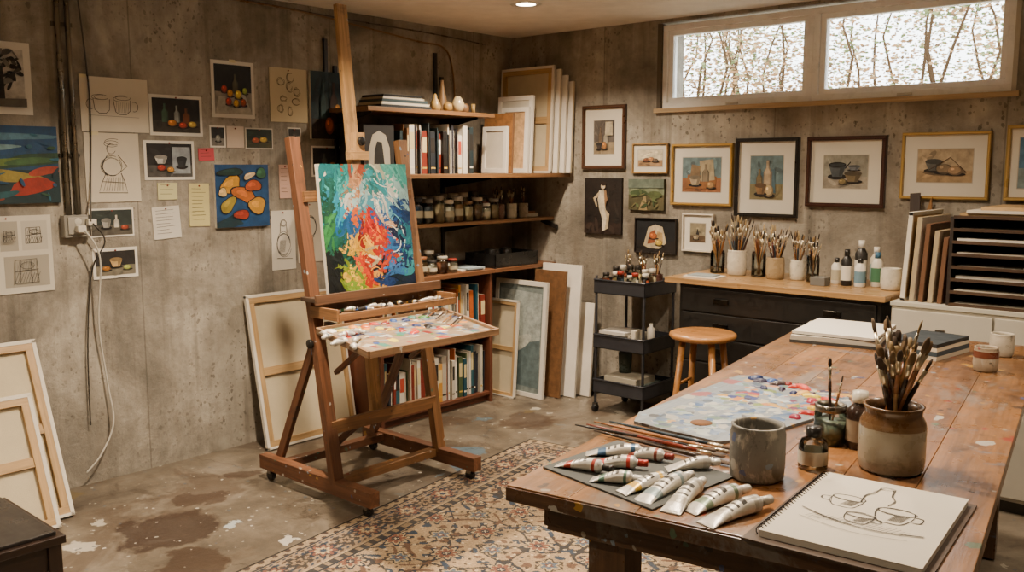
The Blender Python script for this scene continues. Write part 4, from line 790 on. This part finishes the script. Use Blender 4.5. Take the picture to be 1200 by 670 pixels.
b=MB();cup(b,3.60,-1.30,TZ,.042,.085,'b5ab98','stone');b.build('stoneware_cup')
# ------------------------------------------------------------------ desk/flat file
DZ=.94
b=MB();b.box(1.70,2.93,-.62,-.003,.91,DZ,'ad8758','woodgloss')
b.box(1.78,2.90,-.58,-.02,.0,.909,'121110','blackmetal')
for i in range(6):
    z0=.07+i*.138;b.box(1.80,2.88,-.592,-.58,z0,z0+.128,'151413','blackmetal')
    for x in (2.0,2.62): b.box(x,x+.09,-.602,-.592,z0+.05,z0+.08,'3a3834','metal')
b.build('flat_file_cabinet',bevel=.002)
def brushjar(name,x,y,z,r,h,col,n,mat='ceramic',L=(.2,.27),seed=1,lean=.2):
    b=MB()
    if mat=='glass':
        b.lathe([(r*.9,0),(r,.004),(r,h*.9),(r*.9,h)],'ffffff','glass',T(x,y,z),20,cap=False);b.lathe([(r*.85,.003),(r*.9,.006),(r*.9,h*.3),(.001,h*.3)],'7a8078','glass',T(x,y,z),20)
    else: cup(b,x,y,z,r,h,col,mat)
    brushes(b,x,y,z,r,n,L[0],L[1],seed,lean);b.build(name)
DZ2=DZ+.0005
brushjar('brush_jar',1.83,-.25,DZ2,.042,.13,'8b877e',24,'glass',seed=2,L=(.22,.31),lean=.34)
brushjar('brush_jar',1.97,-.28,DZ2,.055,.145,'cfc6b2',32,seed=3,L=(.25,.36),lean=.36)
brushjar('brush_jar',2.10,-.27,DZ2,.04,.14,'8a8a80',18,'glass',seed=4,L=(.22,.3),lean=.3)
brushjar('brush_jar',2.215,-.30,DZ2,.05,.12,'a08a68',26,seed=5,L=(.2,.3),lean=.36)
brushjar('brush_jar',2.33,-.27,DZ2,.042,.11,'d0c8b4',20,seed=6,lean=.34)
brushjar('brush_jar',2.43,-.30,DZ2,.034,.14,'8a8a80',18,'glass',seed=7,lean=.3)
def sq(b,x,y,z,r,h,c,cap,lab):
    b.lathe([(r*.92,0),(r,.004),(r,h*.7),(r*.5,h*.82),(r*.4,h*.84)],c,'plastic',T(x,y,z),18);b.lathe([(r*.5,h*.82),(r*.5,h),(.001,h)],cap,'plastic',T(x,y,z),16)
    b.lathe([(r*1.01,h*.15),(r*1.01,h*.55)],lab,'paper',T(x,y,z),18,cap=False)
for (x,y,r_,h_,c,cp,l) in ((2.56,-.3,.026,.14,'d8d2c4','1f1d1b','b5aa90'),(2.625,-.33,.028,.19,'1f1d1b','1f1d1b','e0d9c8'),(2.65,-.2,.032,.23,'2a2826','e0dbd0','d8d2c4'),(2.70,-.34,.028,.15,'e0dbd0','1f1d1b','6a8a9a'),(2.765,-.28,.03,.18,'d8d2c4','3a6a8a','4a7a5a'),(2.73,-.2,.03,.2,'d0c8b4','e0dbd0','8aa0a0')):
    b=MB();sq(b,x,y,DZ2,r_,h_,c,cp,l);b.build('medium_bottle')
b=MB();cup(b,2.86,-.35,DZ2,.05,.11,'d0c9b8');b.build('ceramic_jar')
b=MB();b.box(2.48,2.56,-.45,-.37,DZ2,DZ+.045,'6b6a66','plastic');b.build('ink_box',bevel=.003)
b=MB();b.box(1.78,1.98,-.55,-.42,DZ2,DZ+.008,'d8d2c4','paper');b.box(1.80,1.95,-.54,-.43,DZ+.008,DZ+.014,'8a9294','paper');b.build('stack_of_papers')
b=MB();b.beam((2.90,-.12,DZ2+.005),(2.86,-.05,1.42),.05,.012,'3a2c24','wood',side=(1,0,0));b.build('wooden_straightedge')
b=MB();b.prism([(0,0),(.16,0),(.14,.46)],0,.015,'a87a48','wood',T(2.80,-.03,DZ2)@BW);b.build('wooden_triangle')
# white cabinet + racks
b=MB();b.box(2.955,4.3,-.60,-.003,.06,.90,'b9b3a4','paint');b.box(2.95,4.31,-.61,-.003,.90,.92,'c0bbab','paint');b.box(2.97,4.28,-.57,-.02,0,.06,'3a3630','paint')
for i in range(3):
    x0=2.965+i*.445;b.box(x0,x0+.435,-.616,-.60,.08,.885,'bdb7a8','paint')
    b.box(x0+.2,x0+.24,-.63,-.616,.80,.81,'8b877e','metal')
b.build('storage_cabinet',bevel=.002)
for i,(h_,c,bk) in enumerate(((.42,'b9956a',True),(.40,'e4ddd0',False),(.37,'5a4434',False),(.34,'c9bda6',False),(.31,'7a4c30',False))):
    x=2.975+i*.042
    canvas('stretched_canvas',T(x,-.33,.9215)@LW@RX(3),.45,h_,.02,bk,front=c,edge='a99878' if i%2 else '6b4a32')
b=MB();b.box(3.19,3.205,-.58,-.05,.9205,1.33,'2a201a','wood');b.box(3.95,3.965,-.58,-.05,.9205,1.33,'2a201a','wood');b.box(3.19,3.965,-.06,-.05,.9205,1.33,'1d1613','wood')
for i in range(8):
    z=.9205+i*.0575;b.box(3.205,3.95,-.585,-.06,z,z+.008,'2a201a','wood')
    b.box(3.205,3.95,-.588,-.58,z,z+.014,'4a3626','wood')
    if i<7: b.box(3.22,3.93,-.56-.01*(i%2),-.08,z+.008,z+.012+.006*(i%3),['cdc6b6','b5ad9c','d9d3c6'][i%3],'paper')
b.build('paper_drying_rack')
b=MB();b.box(3.22,3.9,-.55,-.1,1.335,1.347,'b59468','wood');b.box(3.25,3.88,-.56,-.12,1.3475,1.36,'ddd5c5','canvas');b.box(3.3,3.95,-.52,-.12,1.3605,1.375,'c9a878','wood');b.build('stretcher_panels')
# ------------------------------------------------------------------ cart
b=MB();CX0,CX1,CY0,CY1=1.06,1.44,-.42,-.06;BK='2b2c31'
for x in (CX0+.012,CX1-.012):
    for y in (CY0+.012,CY1-.012):
        b.cyl((x,y,.055),(x,y,.88),.009,.009,BK,'blackmetal',10)
        b.cyl((x-.012,y,.025),(x+.012,y,.025),.025,.025,'17181a','plastic',14);b.box(x-.016,x+.016,y-.01,y+.01,.03,.06,'6b6a66','metal')
for z in (.13,.42,.77):
    b.box(CX0,CX1,CY0,CY1,z,z+.006,BK,'blackmetal')
    for (x0,x1,y0,y1) in ((CX0,CX1,CY0,CY0+.005),(CX0,CX1,CY1-.005,CY1),(CX0,CX0+.005,CY0,CY1),(CX1-.005,CX1,CY0,CY1)): b.box(x0,x1,y0,y1,z,z+.085,BK,'blackmetal')
    for (p0,p1) in (((CX0,CY0),(CX1,CY0)),((CX1,CY0),(CX1,CY1))): b.cyl((p0[0],p0[1],z+.085),(p1[0],p1[1],z+.085),.006,.006,BK,'blackmetal',8)
b.build('utility_cart',bevel=.0015)
b=MB();q=random.Random(3)
for k in range(6): jar(b,1.11+.055*k,-.36+.03*(k%2),.7765,.024,q.uniform(.11,.15),q.choice(pj),q.choice(['2a2622','c9c2b2','8a2a1c']))
for k in range(6): jar(b,1.11+.055*k,-.25,.7765,.024,q.uniform(.13,.18),q.choice(pj),q.choice(['2a2622','c9c2b2']))
b.build('ink_bottles')
for (x_,y_,c_,n_) in ((1.35,-.14,'5a3a30',16),(1.25,-.15,'3a3a3c',12),(1.13,-.14,'7a6a58',10)):
    b=MB();cup(b,x_,y_,.7765,.036,.11,c_);brushes(b,x_,y_,.7765,.036,n_,.19,.26,n_,.2);b.build('brush_jar')
b=MB();b.box(1.10,1.30,-.36,-.15,.4265,.51,'b0a898','paper',);b.box(1.08,1.28,-.39,-.2,.51,.53,'c0bab0','paper');b.lathe([(.024,0),(.024,.13),(.012,.14),(.012,.16)],'d8d2c4','plastic',T(1.38,-.25,.4265));b.box(1.32,1.35,-.38,-.3,.4265,.55,'c9c0ac','paper');b.build('stack_of_papers')
b=MB();b.box(1.10,1.38,-.37,-.12,.1365,.20,'55605a','paper');b.box(1.12,1.36,-.38,-.16,.20,.24,'a09886','paper');b.lathe([(.04,0),(.045,.13),(.03,.14)],'3f4a44','plastic',T(1.17,-.22,.24));b.build('supply_boxes')
# ------------------------------------------------------------------ wooden stool
b=MB();sx,sy,sh_=2.09,-.86,.70;SW='ab7640'
b.lathe([(.15,0),(.168,.006),(.175,.018),(.172,.03),(.16,.036),(.08,.033),(.001,.032)],SW,'woodgloss',T(sx,sy,sh_-.036),36)
ft=[]
for k in range(4):
    a=math.radians(45+90*k+8);t=V((sx+.11*math.cos(a),sy+.11*math.sin(a),sh_-.034));f=V((sx+.185*math.cos(a),sy+.185*math.sin(a),0.0));b.cyl(f,t,.013,.018,SW,'woodgloss',14);ft.append((f,t))
for k in range(4):
    h_=.3+.06*(k%2);f0,t0=ft[k];f1,t1=ft[(k+1)%4];b.cyl(f0.lerp(t0,h_),f1.lerp(t1,h_),.009,.009,SW,'woodgloss',10)
    b.cyl(f0.lerp(t0,h_+.28),f1.lerp(t1,h_+.28),.008,.008,SW,'woodgloss',10)
b.build('wooden_stool')
b=MB();x0,x1,y0,y1=1.22,1.70,-4.42,-3.96;DK='2a1c15'
b.box(x0,x1,y0,y1,.43,.455,DK,'woodgloss');b.box(x0+.02,x1-.02,y0+.02,y1-.02,.455,.467,'2a2624','woodgloss')
for x in (x0+.01,x1-.05):
    for y in (y0+.01,y1-.05): b.box(x,x+.04,y,y+.04,0,.43,DK,'woodgloss')
for (a0,a1,c0,c1) in ((x0+.03,x1-.03,y1-.04,y1-.02),(x0+.03,x1-.03,y0+.02,y0+.04),(x0+.02,x0+.04,y0+.03,y1-.03),(x1-.04,x1-.02,y0+.03,y1-.03)): b.box(a0,a1,c0,c1,.35,.43,DK,'woodgloss')
b.build('wooden_bench_seat',bevel=.003)
# ------------------------------------------------------------------ lights
for i,(x,y,p) in enumerate(((.97,-.98,44),(2.7,-1.5,36),(1.5,-2.9,74),(3.1,-3.0,36),(.9,-4.8,20),(4.4,-2.0,18),(3.2,-5.2,18))):
    b=MB();b.lathe([(.05,-.001),(.085,-.004),(.09,-.0005),(.09,0)],'e0dbd0','plastic',None,28,cap=False);b.lathe([(.055,-.0015),(.001,-.0016)],'ffffff','lamp',None,24)
    o_=b.build('recessed_ceiling_light',T(x,y,H-.0005))
    l=bpy.data.lights.new('downlight','AREA');l.shape='DISK';l.size=.12;l.energy=p;l.color=(1,.81,.60);l.spread=math.radians(136)
    lo=bpy.data.objects.new('downlight_bulb',l);SC.objects.link(lo);lo.parent=o_;lo.location=(0,0,-.012)
w_=bpy.data.worlds.new('World');bpy.context.scene.world=w_;w_.use_nodes=True;nt=w_.node_tree;nt.nodes.clear()
bg=N(nt,'ShaderNodeBackground',{'Color':(.93,.97,1,1),'Strength':9.});o=N(nt,'ShaderNodeOutputWorld');nt.links.new(bg.outputs[0],o.inputs[0])
for i,(x0,x1) in enumerate(((1.33,2.18),(2.31,3.2))):
    l=bpy.data.lights.new('portal','AREA');l.shape='RECTANGLE';l.size=x1-x0;l.size_y=.40;l.cycles.is_portal=True
    lo=bpy.data.objects.new('daylight_portal',l);SC.objects.link(lo);lo.location=((x0+x1)/2,.12,2.18);lo.rotation_euler=(math.radians(-90),0,0)
cam=bpy.data.cameras.new('camera');cam.sensor_width=36;cam.lens=1067/1200*36;cam.clip_start=.05
co=bpy.data.objects.new('camera',cam);SC.objects.link(co);co.location=(4.444,-5.041,1.55);co.rotation_euler=(math.radians(90-7.37),0,math.radians(41.4));bpy.context.scene.camera=co
